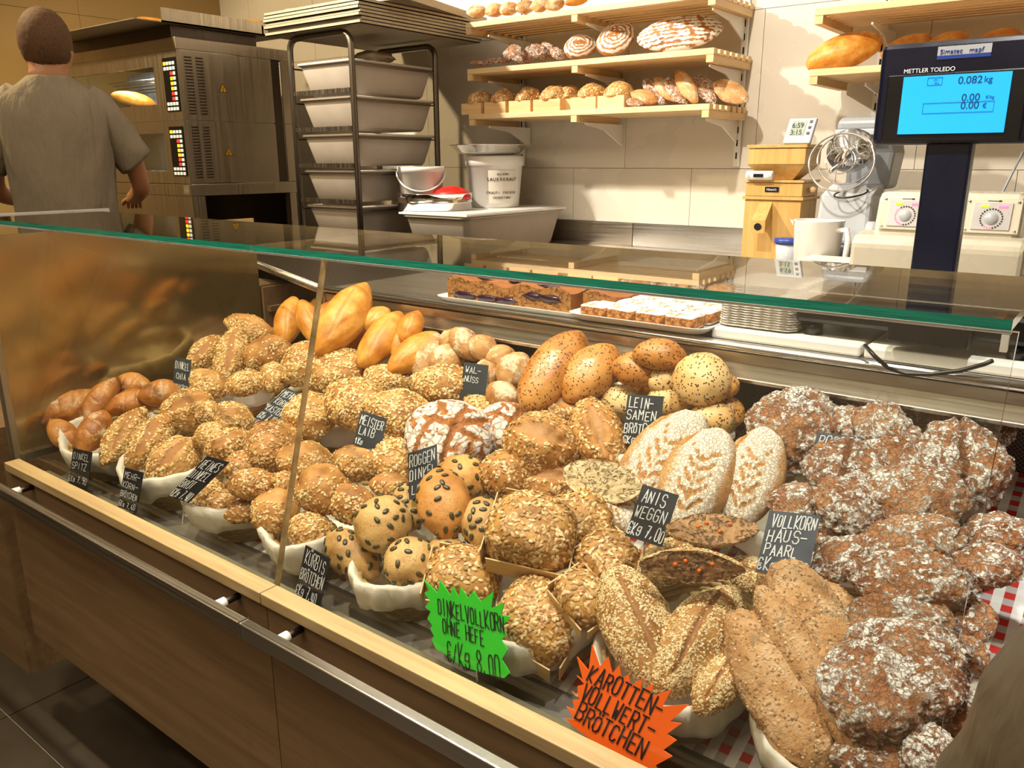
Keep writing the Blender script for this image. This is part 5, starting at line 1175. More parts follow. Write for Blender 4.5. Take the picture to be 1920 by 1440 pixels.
B('bun', 'flax_bun', 'large round pale flax bun, highest at right', 1316, 711, 49, 44, 15, .03, g, cat=R)
B('bun', 'flax_bun', 'pale flax bun left of the LEIN-SAMEN sign', 1164, 752, 40, 28, 18, .0, g, cat=R)
B('bun', 'flax_bun', 'pale flax bun behind the right edge of the LEIN-SAMEN sign', 1256, 753, 42, 30, 5, .01, g, cat=R)
B('bun', 'flax_bun', 'pale flax bun lowest at right by the cloth rim', 1334, 786, 42, 32, 8, .01, g, cat=R)
B('buntan', 'flax_bun', 'tan flax bun tucked at the right basket rim', 1366, 772, 30, 27, 60, -.01, g, cat=R)
B('buntan', 'flax_bun', 'brownish bun peeking out right of the large pale one', 1364, 722, 20, 20, 80, -.02, g, cat=R)
B('bag', 'flax_bun', 'shadowed brown bun between two pale ones', 1215, 725, 30, 22, 0, -.04, g, cat=R)
g = 'cracked floury rye loaves'
B('crack', 'cracked_loaf', 'large round white floured loaf with deep brown cracks', 842, 824, 78, 70, 20, .03, g, cz=.6)
B('crack', 'cracked_loaf', 'white floured loaf half hidden right of the large cracked one', 955, 802, 58, 44, 25, -.02, g, cz=.6)
g = 'sunflower loaves'
B('sunbig', 'sunflower_loaf', 'round sunflower loaf split across the top', 1014, 835, 69, 58, 18, .04, g)
B('sunbig', 'sunflower_loaf', 'sunflower loaf at the back of the three', 1066, 772, 60, 44, 20, .0, g)
B('sunbig', 'sunflower_loaf', 'upright sunflower loaf touching the wheat loaves', 1122, 815, 68, 47, 76, .02, g)
B('sunbig', 'sunflower_loaf', 'shadowed loaf under the split sunflower loaf', 1030, 905, 62, 36, 0, -.03, g)
g = 'floury wheat loaves with ear pattern'
B('ear', 'wheat_loaf', 'long floury wheat loaf, left of the three', 1240, 865, 108, 62, -60, .02, g, cz=.6)
B('ear', 'wheat_loaf', 'floury wheat loaf with ear pattern, middle of the three', 1310, 900, 96, 64, -72, .045, g, cz=.6)
B('ear', 'wheat_loaf', 'floury wheat loaf with ear pattern, right of the three', 1408, 895, 92, 58, -74, .02, g, cz=.6)
B('ear', 'wheat_loaf', 'wheat loaf peeking out behind, by the flax buns', 1325, 805, 50, 34, 30, -.02, g, cz=.6)
g = 'boxed sunflower loaves'
def box_loaf(label, px, py, a, b, ang, dd, ex=.75):
    r = B('box', 'boxed_loaf', label, px, py, a, b, ang, dd, g, cz=.8, flat=.7)
    M3 = r.matrix_world; o = r.children[0]; co = [v.co for v in o.data.vertices]; A = max(v.x for v in co)*.97; Bq = max(v.y for v in co)*.97; Zb = min(v.z for v in co)
    for (c, s) in (((A*1.02, 0), (.0018, Bq*1.7)), ((-A*1.02, 0), (.0018, Bq*1.7)), ((0, Bq*1.02), (A*1.7, .0018)), ((0, -Bq*1.02), (A*1.7, .0018))):
        m = MB().box((c[0]-s[0]/2, c[1]-s[1]/2, Zb*.85), (c[0]+s[0]/2, c[1]+s[1]/2, .42*abs(Zb)*ex)); m.obj('veneer_strip', M['chip'], r)
    return r
box_loaf('big boxed sunflower loaf in its veneer form, centre of the heap', 996, 1000, 80, 70, 18, .06)
box_loaf('boxed sunflower loaf behind the big one, under the cut white loaf', 1080, 985, 64, 58, -20, .01)
box_loaf('boxed sunflower loaf behind the green star sign', 868, 1082, 68, 58, 12, .03)
box_loaf('boxed sunflower loaf right of the green star sign', 1014, 1164, 84, 78, 40, .05)
box_loaf('boxed sunflower loaf right below the ANIS WEGGN sign', 1142, 1054, 56, 52, 60, .0)
box_loaf('boxed sunflower loaf squeezed between two veneer forms', 1096, 1120, 55, 42, 60, .015)
# cut loaves
def cut_loaf(name, label, px, py, a, b, ang, dd, crust_kind, crumb, nrm_cam, hgt=.55, g_=None):
    """half loaf: lower shell + exposed crumb face turned towards nrm_cam (x right, y up, z towards camera)"""
    N_ = (RT*nrm_cam[0]+UP*nrm_cam[1]-FW*nrm_cam[2]).normalized()
    p = pile(px, py); rd = ray(px, py).normalized(); ctr = p-rd*dd
    t = RT*math.cos(math.radians(ang))-UP*math.sin(math.radians(ang)); t = (t-N_*t.dot(N_)).normalized(); s = N_.cross(t); dep = proj_depth(p)/F
    per = lambda v_: (v_-rd*v_.dot(rd)).length
    A = a*dep/max(.45, per(t)); Bq = b*dep/max(.45, per(s)); c = hgt*min(A, max(Bq, .03))
    v, f, fn_, vn, m1, m2 = bread_shape(crust_kind, A, Bq, c, 1.)
    v = v.copy(); cutv = v[:,2] > .0; lumps = .0018*fbm(v*90, 3)
    v[:,2] = np.where(cutv, .001+lumps, v[:,2])
    fc = cutv[f].all(1)
    r = thing(name, label, 'bread', (0,0,0), g_); r.matrix_world = Matrix(((t.x, s.x, N_.x, ctr.x), (t.y, s.y, N_.y, ctr.y), (t.z, s.z, N_.z, ctr.z), (0,0,0,1)))
    np_obj('crust', v, f[~fc], BM[K[crust_kind]['mat']], r, True, {'m1': m1*0, 'm2': m2})
    np_obj('crumb', v, f[fc], M[crumb], r, True)
    k = K[crust_kind]
    if crumb == 'crumb_b':
        for cx_, cy2 in ((-.3, .1), (.15, -.2), (.4, .25), (-.1, .35)):
            q_, f2_ = ico(2); o = MB().add([tuple(w__*.0028) for w__ in q_], [tuple(w__) for w__ in f2_]).obj('carrot_bit', M['carrot'], r, True); o.location = (A*cx_, Bq*cy2, .0015)
    if k.get('sd'):
        ff = f[~fc]; tri = v[ff]; nn_ = np.cross(tri[:,1]-tri[:,0], tri[:,2]-tri[:,0]); ar = np.linalg.norm(nn_, axis=1)/2; mt, L, W, cov, _m = k['sd'][0]
        n_ = min(1500, int(ar.sum()*cov/(L*W*.7))); ix = rng.choice(len(ff), n_, p=ar/ar.sum()); sv_, sf_ = seedmesh(tri[ix].mean(1), nn_[ix]/(2*ar[ix][:, None]+1e-12), L, W, W*.25, W*.15)
        o = np_obj('sesame_seeds' if mt == 'sesame' else 'seeds', sv_, sf_, M[mt], r, False, {'m1': np.repeat(rng.uniform(0, 1, n_), 7)}); o['kind'] = 'stuff'
    return r
cut_loaf('cut_loaf', 'halved white loaf with open crumb above the boxed loaves', 1128, 902, 72, 38, 8, .05, 'white', 'crumb_w', (-.45, .05, .88), .7)
B('ear', 'wheat_loaf', 'brown floury loaf end left of the ANIS WEGGN sign', 1150, 960, 55, 40, 40, -.01, 'floury wheat loaves with ear pattern', cz=.6)
g = 'sesame carrot breads'
B('ses', 'sesame_loaf', 'long sesame loaf at the left, above the orange star tips', 1195, 1180, 122, 62, 76, .03, g)
B('ses', 'sesame_loaf', 'long sesame loaf with slash, right of the left one', 1305, 1205, 122, 68, -62, .05, g)
B('ses', 'sesame_loaf', 'sesame bread behind, below the VOLLKORN sign', 1420, 1085, 62, 36, 40, .0, g)
B('ses', 'sesame_loaf', 'sesame bread in shadow between the cut halves', 1245, 1055, 60, 40, -40, -.01, g)
B('ses', 'sesame_loaf', 'dark sesame loaf end in front, over the basket rim', 1350, 1280, 70, 40, -60, .0, g)
cut_loaf('cut_loaf', 'halved carrot bread with crumb facing up, upper one', 1335, 992, 80, 27, 6, .075, 'ses', 'crumb_b', (-.1, .75, .65), .6)
cut_loaf('cut_loaf', 'halved carrot bread with dark crumb facing front, lower one', 1296, 1062, 88, 27, -5, .10, 'ses', 'crumb_b', (-.32, -.22, .92), .85)
g = 'long coarse bran loaves'
B('coarse', 'bran_loaf', 'longest coarse brown loaf in front at bottom right', 1462, 1300, 175, 66, 68, .065, g, tilt=.3)
B('coarse', 'bran_loaf', 'coarse brown loaf right below the VOLLKORN sign', 1522, 1160, 115, 60, 66, .03, g, tilt=.35)
B('coarse', 'bran_loaf', 'thin coarse loaf squeezed between the two longest', 1490, 1210, 120, 40, 66, .035, g, tilt=.35)
B('coarse', 'bran_loaf', 'pinkish coarse loaf at the back of the bran loaves', 1575, 1145, 66, 38, 58, .0, g)
B('coarse', 'bran_loaf', 'coarse loaf low at the bottom edge behind the longest', 1580, 1330, 120, 40, 72, .01, g, tilt=.35)
g = 'floured rye flatbreads'
Y_ = lambda kind, label, px, py, a, b, ang, dd, **k: B(kind, 'rye_bread', label, px, py, a*1.08, b*1.13, ang, dd, g, cz=k.pop('cz', .55), **k)
Y_('rye', 'round rye bread with large flour patches, top left of the rye heap', 1493, 800, 80, 67, 30, .02)
Y_('rye', 'floured rye bread right above the ROGGEN sign', 1590, 800, 62, 34, 15, .0)
Y_('rye', 'floured rye bread at the top centre of the rye heap', 1655, 800, 52, 38, 10, -.01)
Y_('ryepair', 'paired rye bread at right, crossed by the right glass edge', 1805, 868, 86, 70, 15, .02)
Y_('rye', 'rye bread in the middle of the heap, behind the paired loaf', 1672, 858, 78, 46, -12, .01)
Y_('ryepair', 'paired rye bread overlapping the ROGGEN sign', 1585, 885, 75, 55, 25, .04)
Y_('rye', 'broad rye bread with fine cracks in the centre of the heap', 1715, 928, 95, 56, 12, .05)
Y_('rye', 'rye bread lobe left below the ROGGEN sign', 1590, 950, 64, 48, 40, .035)
Y_('rye', 'small rye bread above the VOLLKORN sign', 1497, 945, 50, 35, 0, .01)
Y_('rye', 'sliver of rye bread between wheat loaf and ROGGEN sign', 1488, 860, 34, 26, 60, -.01)
Y_('rye', 'long flat rye bread below the broad cracked one', 1712, 1012, 92, 40, 0, .04)
Y_('rye', 'dark rye bread right of the VOLLKORN sign', 1580, 1048, 56, 38, -32, .03)
Y_('rye', 'dark rye bread beneath, in shadow right of the VOLLKORN sign', 1590, 1000, 56, 34, 0, -.01)
Y_('rye', 'curved rye bread with white flour rows, lower right centre', 1712, 1088, 112, 52, 18, .06, cz=.65)
Y_('rye', 'rye bread at the right by the chequered cloth', 1872, 1003, 66, 36, 8, .0)
Y_('rye', 'rye bread touching the olive jacket', 1855, 1062, 62, 36, 15, .03)
Y_('rye', 'flat rye slab, upper of the stacked slabs', 1690, 1160, 92, 50, 10, .04)
Y_('rye', 'flat rye slab, second of the stacked slabs', 1700, 1215, 104, 50, 18, .05)
Y_('rye', 'large rye slab at the bottom right front', 1645, 1300, 108, 80, 22, .08)
Y_('rye', 'rye bread behind the large front slab, by the jacket', 1748, 1285, 62, 50, 60, .045)
Y_('rye', 'rye bread cut off by the bottom picture edge', 1655, 1415, 98, 50, 8, .07)
Y_('rye', 'small rye piece near the right glass edge', 1812, 1165, 46, 48, 80, .01)
Y_('rye', 'rye bread tucked between the slabs and the olive jacket', 1800, 1235, 46, 44, 70, .01)
Y_('rye', 'rye bread low at the right, mostly behind the jacket', 1775, 1330, 52, 56, 75, .0)
Y_('rye', 'rye bread at the bottom edge beside the jacket', 1750, 1415, 56, 46, 20, .03)
Y_('rye', 'rye bread in shadow under the counter edge, left', 1650, 745, 70, 26, 15, -.09)
Y_('rye', 'rye bread in shadow under the counter edge, middle', 1760, 775, 80, 34, 14, -.09)
Y_('rye', 'rye bread in shadow under the counter edge, right', 1850, 805, 50, 32, 14, -.07)
# ======================= price signs =======================
card('price_sign', 'black price sign reading DINKEL SPITZ at the far left', (137, 840), (172, 850), (128, 878+32), [('DINKEL', .1, .74, .85, .17), ('SPITZ', .08, .48, .8, .17), ('€Kg 7,90', .0, .14, .95, .15)], gl=True, dd=.05, wd=.0012)
card('price_sign', 'black price sign reading DINKEL CHIA at the rear left', (328, 668), (359, 675), (323, 722+18), [('DINKEL', .06, .70, .88, .18), ('CHIA', .16, .44, .6, .15), ('KISTEN', .2, .16, .7, .14)], dd=.03, wd=.0012)
card('price_sign', 'black price sign reading MEHR-KORN-BRÖTCHEN in the front row', (234, 876), (268, 888), (221, 930+20), [('MEHR-', .1, .76, .85, .15), ('KORN-', .08, .52, .85, .15), ('BRÖTCHEN', .04, .29, .92, .14), ('€Kg 7,60', .04, .04, .9, .14)], gl=True, dd=.05, wd=.0012)
card('price_sign', 'tilted black price sign reading REINES DINKEL BROT', (388, 855), (426, 868), (315, 930), [('REINES', .1, .74, .85, .19), ('DINKEL', .05, .50, .85, .19), ('BROT', .05, .27, .6, .18), ('€Kg 7,40', .03, .03, .92, .18)], gl=True, dd=.07, wd=.0013)
card('price_sign', 'tilted black price sign reading MEHRKORN KASTEN', (538, 727), (570, 742), (478, 783), [('MEHR-', .1, .76, .8, .17), ('KORN', .1, .52, .7, .17), ('KASTEN', .05, .28, .9, .17), ('€Kg 7,90', .03, .04, .92, .17)], dd=.04, wd=.0013)
card('price_sign', 'black price sign reading MEISTER LAIB 1KG', (677, 770), (727, 785), (662, 833), [('MEISTER', .06, .62, .88, .25), ('LAIB', .1, .34, .6, .23), ('1Kg', .04, .05, .3, .18)], dd=.06, wd=.0016)
card('price_sign', 'black price sign reading WAL- half behind the walnut rolls', (870, 679), (917, 685), (862, 745), [('WAL-', .1, .72, .65, .16), ('NUSS', .1, .46, .6, .16)], dd=.015, wd=.0013)
card('price_sign', 'black price sign reading ROGGEN DINKEL LAIB', (765, 850), (820, 832), (767, 938), [('ROGGEN', .04, .68, .92, .24), ('DINKEL', .04, .38, .92, .22), ('LAIB', .1, .08, .6, .2)], dd=.06, wd=.0014)
card('price_sign', 'black price sign reading KÜRBIS BRÖTCHEN at the front glass', (573, 1022), (618, 1050), (553, 1118), [('KÜRBIS', .12, .68, .82, .25), ('BRÖTCHEN', .04, .38, .94, .22), ('€Kg 7,40', .0, .06, .85, .22)], gl=True, dd=.065, wd=.0013)
card('price_sign', 'black price sign reading LEIN-SAMEN BRÖTCHEN', (1177, 739), (1246, 744), (1166, 832), [('LEIN-', .08, .74, .7, .2), ('SAMEN', .04, .49, .85, .19), ('BRÖTCHEN', .02, .23, 1.0, .18), ('€Kg 7,90', .02, .02, .9, .15)], dd=.03, wd=.0019)
card('price_sign', 'black price sign reading ANIS WEGGN €KG 7,00', (1205, 908), (1274, 930), (1172, 1004), [('ANIS', .12, .69, .65, .23), ('WEGGN', .05, .40, .85, .22), ('€Kg 7,00', .0, .06, 1.0, .24)], dd=.10, wd=.0017)
card('price_sign', 'slate grey price sign reading VOLLKORN HAUS-PAARL', (1443, 957), (1541, 969), (1416, 1072), [('VOLLKORN', .1, .74, .88, .2), ('HAUS-', .08, .51, .8, .19), ('PAARL', .08, .29, .65, .16), ('€Kg 6,90', .02, .04, .96, .2)], dd=.07, mat='slate2', wd=.0019)
card('price_sign', 'slate grey price sign reading ROGGEN PAARL behind the rye breads', (1533, 810), (1618, 822), (1507, 900), [('ROGGEN', .08, .72, .9, .22), ('PAARL', .05, .42, .75, .2), ('€Kg 6,90', .03, .06, .95, .2)], dd=.035, mat='slate2', wd=.0019)
gp = [(583,380),(660,455),(675,385),(733,470),(748,420),(778,480),(793,425),(830,485),(860,445),(905,505),(975,445),(962,540),(1035,510),(1018,580),(1070,590),(1020,650),(1047,690),(1018,720),(1055,775),(1022,830),(1067,905),(1035,935),(940,912),(860,888),(780,855),(720,810),(650,768),(628,718),(642,700),(618,655),(632,640),(603,600),(622,560),(590,535),(618,500),(585,455),(612,440)]
gp = [(600+x/3, 960+y/3) for x, y in gp]
card('star_sign', 'bright green jagged star sign reading DINKELVOLLKORN OHNE HEFE 8,00', (812, 1100), (943, 1148), (812+18, 1100+150), [('DINKELVOLLKORN', .04, .68, .98, .2), ('OHNE HEFE', .08, .45, .62, .18), ('€/Kg 8,00', .10, .10, .78, .27)], gl=True, dd=.095, mat='green', inkm='ink', wd=.0021, poly=gp)
op_ = [(730,190),(860,345),(900,50),(985,300),(1080,190),(1125,380),(1205,280),(1230,435),(1310,385),(1330,515),(1465,430),(1445,570),(1590,490),(1560,640),(1790,560),(1690,750),(1990,725),(1775,920),(1905,940),(1740,1060),(1850,1130),(1700,1240),(1800,1310),(1615,1410),(1650,1500),(1400,1440),(1150,1290),(900,1130),(720,1000),(600,888),(700,890),(612,750),(712,800),(680,680),(765,665),(675,580),(745,640),(735,520),(815,500),(728,400),(800,460)]
op_ = [(960+x/6, 1200+y/6) for x, y in op_]
card('star_sign', 'bright orange jagged star sign reading KAROTTEN VOLLWERT BRÖTCHEN', (1112, 1240), (1250, 1320), (1078, 1340), [('KAROTTEN-', .0, .66, 1.0, .3), ('VOLLWERT-', .0, .30, .98, .3), ('BRÖTCHEN', .02, -.06, .95, .3)], gl=True, dd=.075, mat='orange', inkm='ink', wd=.0027, poly=op_)
# ======================= breads on the shelves =======================
def on(kind, name, label, px, py, a, b, ang, y, g_, cat='bread', lean=None, **k):
    return B(kind, name, label, px, py, a, b, ang, 0, g_, cat=cat, pos=P(px, py, 1, y), tilt=.38, **k)
g = 'pale rolls on the top left shelf'; ws = ['leftmost', 'second from left', 'third from left', 'fourth from left', 'fifth from left', 'sixth from left']
for i, x in enumerate((893, 928, 955, 985, 1012, 1040)): on('wal', 'white_roll', 'floured roll on the top shelf, '+ws[i], x, 22-3.0*i, 19, 13, -12, 3.02, g, R)
on('bag', 'golden_roll', 'orange brown roll at the right of the top shelf row', 1080, 2, 22, 9, -8, 3.02, g, R)
g = 'knobbly rolls on the middle shelf'
for i, (x, y, a, b, an, yy) in enumerate(((900, 118, 20, 5, 0, 3.0), (930, 114, 18, 6, 0, 3.0), (955, 104, 18, 12, -50, 3.04), (968, 100, 20, 14, 50, 3.0), (990, 103, 20, 13, -60, 3.05), (1012, 97, 20, 14, 30, 3.0), (1030, 95, 20, 13, 50, 3.06), (1045, 100, 16, 11, 40, 3.0))):
    on('rye', 'knobbly_roll', 'small knobbly floured roll on the middle shelf, '+['flat one at the far left', 'flat one next to the far left', 'left edge of the heap', 'front of the heap', 'middle of the heap', 'right top of the heap', 'right back of the heap', 'last before the round loaves'][i], x, y, a, b, an, yy, g, R)
on('band', 'floured_loaf', 'smaller round floured loaf with one slash on the middle shelf', 1088, 87, 31, 22, -15, 3.06, None, lean=(-.1, -.9, .45), cz=.6)
on('cross', 'floured_loaf', 'larger round floured loaf with cross cuts on the middle shelf', 1154, 73, 39, 27, -35, 3.07, None, lean=(-.1, -.9, .4), cz=.6)
on('slash4', 'floured_loaf', 'huge oblong floured loaf with four slashes on the middle shelf', 1275, 62, 80, 33, -4, 3.06, None, lean=(0, -.9, .42), cz=.5)
g = 'boxed loaves on the lowest left shelf'
bxs = [(903, 22), (947, 23), (993, 23), (1043, 28), (1072, 18), (1111, 25), (1162, 26)]
for i, (x, hw) in enumerate(bxs):
    yv = 3.03 if i != 4 else 3.07; p = P(x, 205, 1, yv); hwm = hw*proj_depth(p)/F*1.0/.93
    r = thing('boxed_shelf_loaf', 'oat loaf in a veneer box on the lowest shelf, '+['leftmost', 'second from left', 'third from left', 'fourth from left', 'fifth from left', 'sixth from left', 'rightmost'][i], 'bread', (p.x, yv, S3+.001), g)
    m = MB()
    for a_, b_ in (((-hwm, -.075, 0), (hwm, -.072, .048)), ((-hwm, .072, 0), (hwm, .075, .048)), ((-hwm, -.072, 0), (-hwm+.003, .072, .048)), ((hwm-.003, -.072, 0), (hwm, .072, .048))): MB().box(a_, b_).obj('veneer_side', M['chip'], r)
    v, f, fn_, vn, m1, m2 = bread_shape('oat', hwm*1.03, .078, .056, .5); v[:,2] += .05
    np_obj('loaf', v, f, BM['oatc'], r, True, {'m1': m1, 'm2': m2}); ar = np.linalg.norm(fn_, axis=1); w_ = ar*(v[f].mean(1)[:,2] > .05); ix = rng.choice(len(f), 420, p=w_/w_.sum())
    sv_, sf_ = seedmesh(v[f[ix]].mean(1), fn_[ix]/ar[ix][:, None], .010, .006, .0016, .0006); o = np_obj('oat_flakes', sv_, sf_, M['oat'], r, False, {'m1': np.repeat(rng.uniform(0, 1, 420), 7)}); o['kind'] = 'stuff'
g = 'flat floured loaves leaning on the lowest left shelf'
for i, (x, y, a, b, an, yy) in enumerate(((1190, 192, 18, 8, 15, 2.98), (1207, 182, 26, 14, 25, 3.02), (1227, 172, 30, 14, 55, 3.06), (1248, 168, 30, 14, 55, 3.07), (1268, 170, 32, 15, 58, 3.07), (1287, 162, 36, 17, 65, 3.06), (1322, 168, 32, 18, 60, 3.10), (1370, 172, 36, 22, 38, 3.10))):
    on('wal' if i % 2 else 'rye', 'flat_loaf', 'flat floured loaf on the lowest shelf, '+['smallest, lying in front', 'first of the leaning row', 'second of the leaning row', 'third of the leaning row', 'fourth of the leaning row', 'tallest in the leaning row', 'round one behind the tallest', 'last one at the right end'][i], x, y, a, b, an, yy, g, lean=(.3, -.8, .45), cz=.5)
g = 'golden white loaves on the right shelf'
on('white', 'white_loaf', 'large golden white loaf on the right shelf', 1583, 97, 73, 33, -10, 3.05, g, lean=(0, -.8, .6), cz=.9)
on('white', 'white_loaf', 'golden loaf peeking out just right of the large one', 1700, 90, 50, 24, -8, 3.12, g, lean=(0, -.8, .6), cz=.9)
on('white', 'white_loaf', 'golden loaf behind the scale display, left of two', 1775, 85, 45, 24, -8, 3.12, g, lean=(0, -.8, .6), cz=.9)
on('white', 'white_loaf', 'golden loaf behind the scale display, right of two', 1868, 80, 50, 25, -8, 3.12, g, lean=(0, -.8, .6), cz=.9)
g = 'golden breads on top of the oven'
for i, (x, y, a, b) in enumerate(((290, 42, 36, 11), (335, 36, 28, 10), (250, 50, 26, 7), (425, 40, 42, 9), (478, 42, 24, 6))):
    on('white', 'braided_bread', 'golden bread on top of the oven, '+['broad one at left', 'behind the broad one', 'flat one at the far left', 'long one in the middle', 'small one next to the sheet pans'][i], x, y, a, b, -2, 2.45 if i < 3 else 2.74, g, lean=(0, -.4, .9), cz=.8)
on('white', 'braided_bread', 'golden bread inside the upper oven deck', 250, 186, 42, 15, 0, 2.36, g, lean=(0, -.6, .8), cz=.8)
on('white', 'braided_bread', 'golden bread on the loose sheet pan above the rack', 780, 5, 32, 9, 12, 2.8, g, lean=(0, -.5, .8), cz=.7)
# ======================= people =======================
def skin_obj(name, joints, edges, mat, parent, sub=2, root=0):
    me = bpy.data.meshes.new(name); me.from_pydata([j[0] for j in joints], edges, []); me.materials.append(mat)
    o = bpy.data.objects.new(name, me); C.objects.link(o); o.parent = parent
    k = o.modifiers.new('skin', 'SKIN'); k.use_smooth_shade = True
    for i, j in enumerate(joints):
        r = j[1]; me.skin_vertices[0].data[i].radius = (r, r) if not isinstance(r, tuple) else r
    me.skin_vertices[0].data[root].use_root = True
    s = o.modifiers.new('sub', 'SUBSURF'); s.levels = sub; s.render_levels = sub
    return o
def hand(js, es, wi, w, d, side, s=1.):
    """fingers as chains rooted in the palm"""
    d = Vector(d).normalized(); up = Vector((0, 0, 1)); sd = d.cross(up).normalized()*side
    js.append((tuple(Vector(w)+d*.05*s), (.034*s, .016*s))); pi_ = len(js)-1; es.append((wi, pi_))
    for k, L in enumerate((.062, .072, .068, .052)):
        b0 = Vector(w)+d*.075*s+sd*(.027-.018*k)*s; prev = pi_
        for q, fr_ in enumerate((0, .45, .8, 1.1)):
            js.append((tuple(b0+d*L*fr_*s-up*(.03*fr_*fr_)*s), .0085*s)); es.append((prev, len(js)-1)); prev = len(js)-1
    prev = wi
    for q, (f_, o_) in enumerate(((.025, .028), (.05, .045), (.075, .05))):
        js.append((tuple(Vector(w)+d*f_*s+sd*o_*s-up*.01*q*s), .0105*s)); es.append((prev, len(js)-1)); prev = len(js)-1
def ering(cx, cyy, z, a, b, n=40, e=2.4, rot=0., wob=None):
    out = []
    for j in range(n):
        t = 2*PI*j/n; c, s = math.cos(t), math.sin(t); x = a*abs(c)**(2/e)*(1 if c > 0 else -1); y = b*abs(s)**(2/e)*(1 if s > 0 else -1)
        if wob: k = 1+wob(t, z); x *= k; y *= k
        out.append(Vector((cx+x*math.cos(rot)-y*math.sin(rot), cyy+x*math.sin(rot)+y*math.cos(rot), z)))
    return out
mx_, my_ = -3.125, 1.42
man = thing('person', 'man in a grey t-shirt seen from behind at the oven', 'person', (mx_-.015, my_, 0), None, 1.02); man.scale = (.86, .95, 1)
hz = P(75, 80, 1, my_).z
# coordinates are local to the man; he faces +y (the oven)
js = [((0, 0, .98), .13), ((0, 0, 1.15), .125), ((0, .0, 1.33), .135), ((0, .0, 1.50), (.15, .11)), ((0, .0, 1.60), .066), ((0, .01, 1.655), .066), ((0, .03, 1.71), .084), ((0, .03, 1.765), .090), ((0, .025, 1.80), .062),
      ((.17, 0, 1.545), .062), ((.26, .04, 1.40), .047), ((.29, .10, 1.25), .042), ((.24, .30, 1.20), .030),
      ((-.17, 0, 1.545), .062), ((-.26, .06, 1.40), .047), ((-.29, .12, 1.24), .042), ((-.22, .32, 1.20), .030),
      ((.09, 0, .86), .092), ((.10, .01, .50), .062), ((.10, -.01, .09), .042), ((.11, .13, .04), .035),
      ((-.09, 0, .86), .092), ((-.10, .01, .50), .062), ((-.10, -.01, .09), .042), ((-.11, .13, .04), .035),
      ((0, .138, 1.735), .012), ((.094, .02, 1.73), .016), ((-.094, .02, 1.73), .016)]
es = [(0,1),(1,2),(2,3),(3,4),(4,5),(5,6),(6,7),(7,8),(3,9),(9,10),(10,11),(11,12),(3,13),(13,14),(14,15),(15,16),(0,17),(17,18),(18,19),(19,20),(0,21),(21,22),(22,23),(23,24),(6,25),(6,26),(6,27)]
hand(js, es, 12, (.24, .30, 1.20), (-.1, 1, -.05), -1); hand(js, es, 16, (-.22, .32, 1.20), (.1, 1, -.05), 1)
skin_obj('body', js, es, M['skin'], man)
def wob(t, z): return .030*math.sin(5*t+z*9)+.022*math.sin(9*t-z*17)+.014*math.sin(3*t+z*30)
zz = [(.93, .19, .135), (1.02, .195, .14), (1.14, .19, .138), (1.25, .195, .14), (1.36, .205, .142), (1.45, .215, .14), (1.52, .215, .128), (1.57, .185, .112), (1.602, .125, .095), (1.628, .088, .084), (1.636, .078, .076)]
m = MB(); m.loft([ering(0, -.005, z, a, b, 48, 2.6, 0, wob if z < 1.58 else None) for i, (z, a, b) in enumerate(zz)], cap0=False, cap1=False)
sh = m.obj('t_shirt', M['shirt'], man, True, solid=.004); k = sh.modifiers.new('ss', 'SUBSURF'); k.levels = 1; k.render_levels = 2
for s_ in (1, -1):
    m = MB(); A_, B_ = Vector((.15*s_, 0, 1.535)), Vector((.275*s_, .045, 1.355)); dv = (B_-A_).normalized(); q = dv.orthogonal().normalized(); k_ = dv.cross(q)
    m.loft([[A_+dv*(L*(B_-A_).length)+q*(r*math.cos(t)*(1+.05*math.sin(4*t+L*9)))+k_*(r*math.sin(t)*(1+.05*math.sin(4*t+L*9))) for t in [2*PI*j/28 for j in range(28)]] for L, r in ((-.25, .05), (0, .075), (.3, .080), (.6, .078), (.85, .076), (1.0, .078), (1.06, .074))], cap0=True, cap1=False)
    o = m.obj('sleeve', M['shirt'], man, True, solid=.003)
m = MB(); m.loft([ering(0, .0, z, a, b, 32, 2.4) for z, a, b in ((.78, .185, .13), (.88, .185, .135), (.98, .17, .125))]); m.obj('trouser_seat', M['jean'], man, True)
for s_ in (1, -1): MB().loft([ering(.095*s_, .0, z, a, a, 24, 2.) for z, a in ((.06, .07), (.3, .075), (.5, .082), (.7, .10), (.84, .108))]).obj('trouser_leg', M['jean'], man, True); MB().loft([ering(.10*s_, .05, z, a, b, 20, 2.4) for z, a, b in ((.0, .05, .13), (.03, .052, .135), (.06, .045, .10), (.10, .045, .06))]).obj('shoe', M['black'], man, True)
# hair: shell over the upper and rear skull
v, f = ico(5); v = v.copy(); hc = np.array([0, .018, 1.755]); q = v*np.array([.099, .109, .112]); w_ = hc+q*(1+.018*fbm(v*9, 3)[:, None])
keep = ((w_[:,2] > 1.815)|((w_[:,1] < .05)&(w_[:,2] > 1.670))) 
fk = f[keep[f].all(1)]
ho = np_obj('hair', w_, fk, M['hair'], man, True)
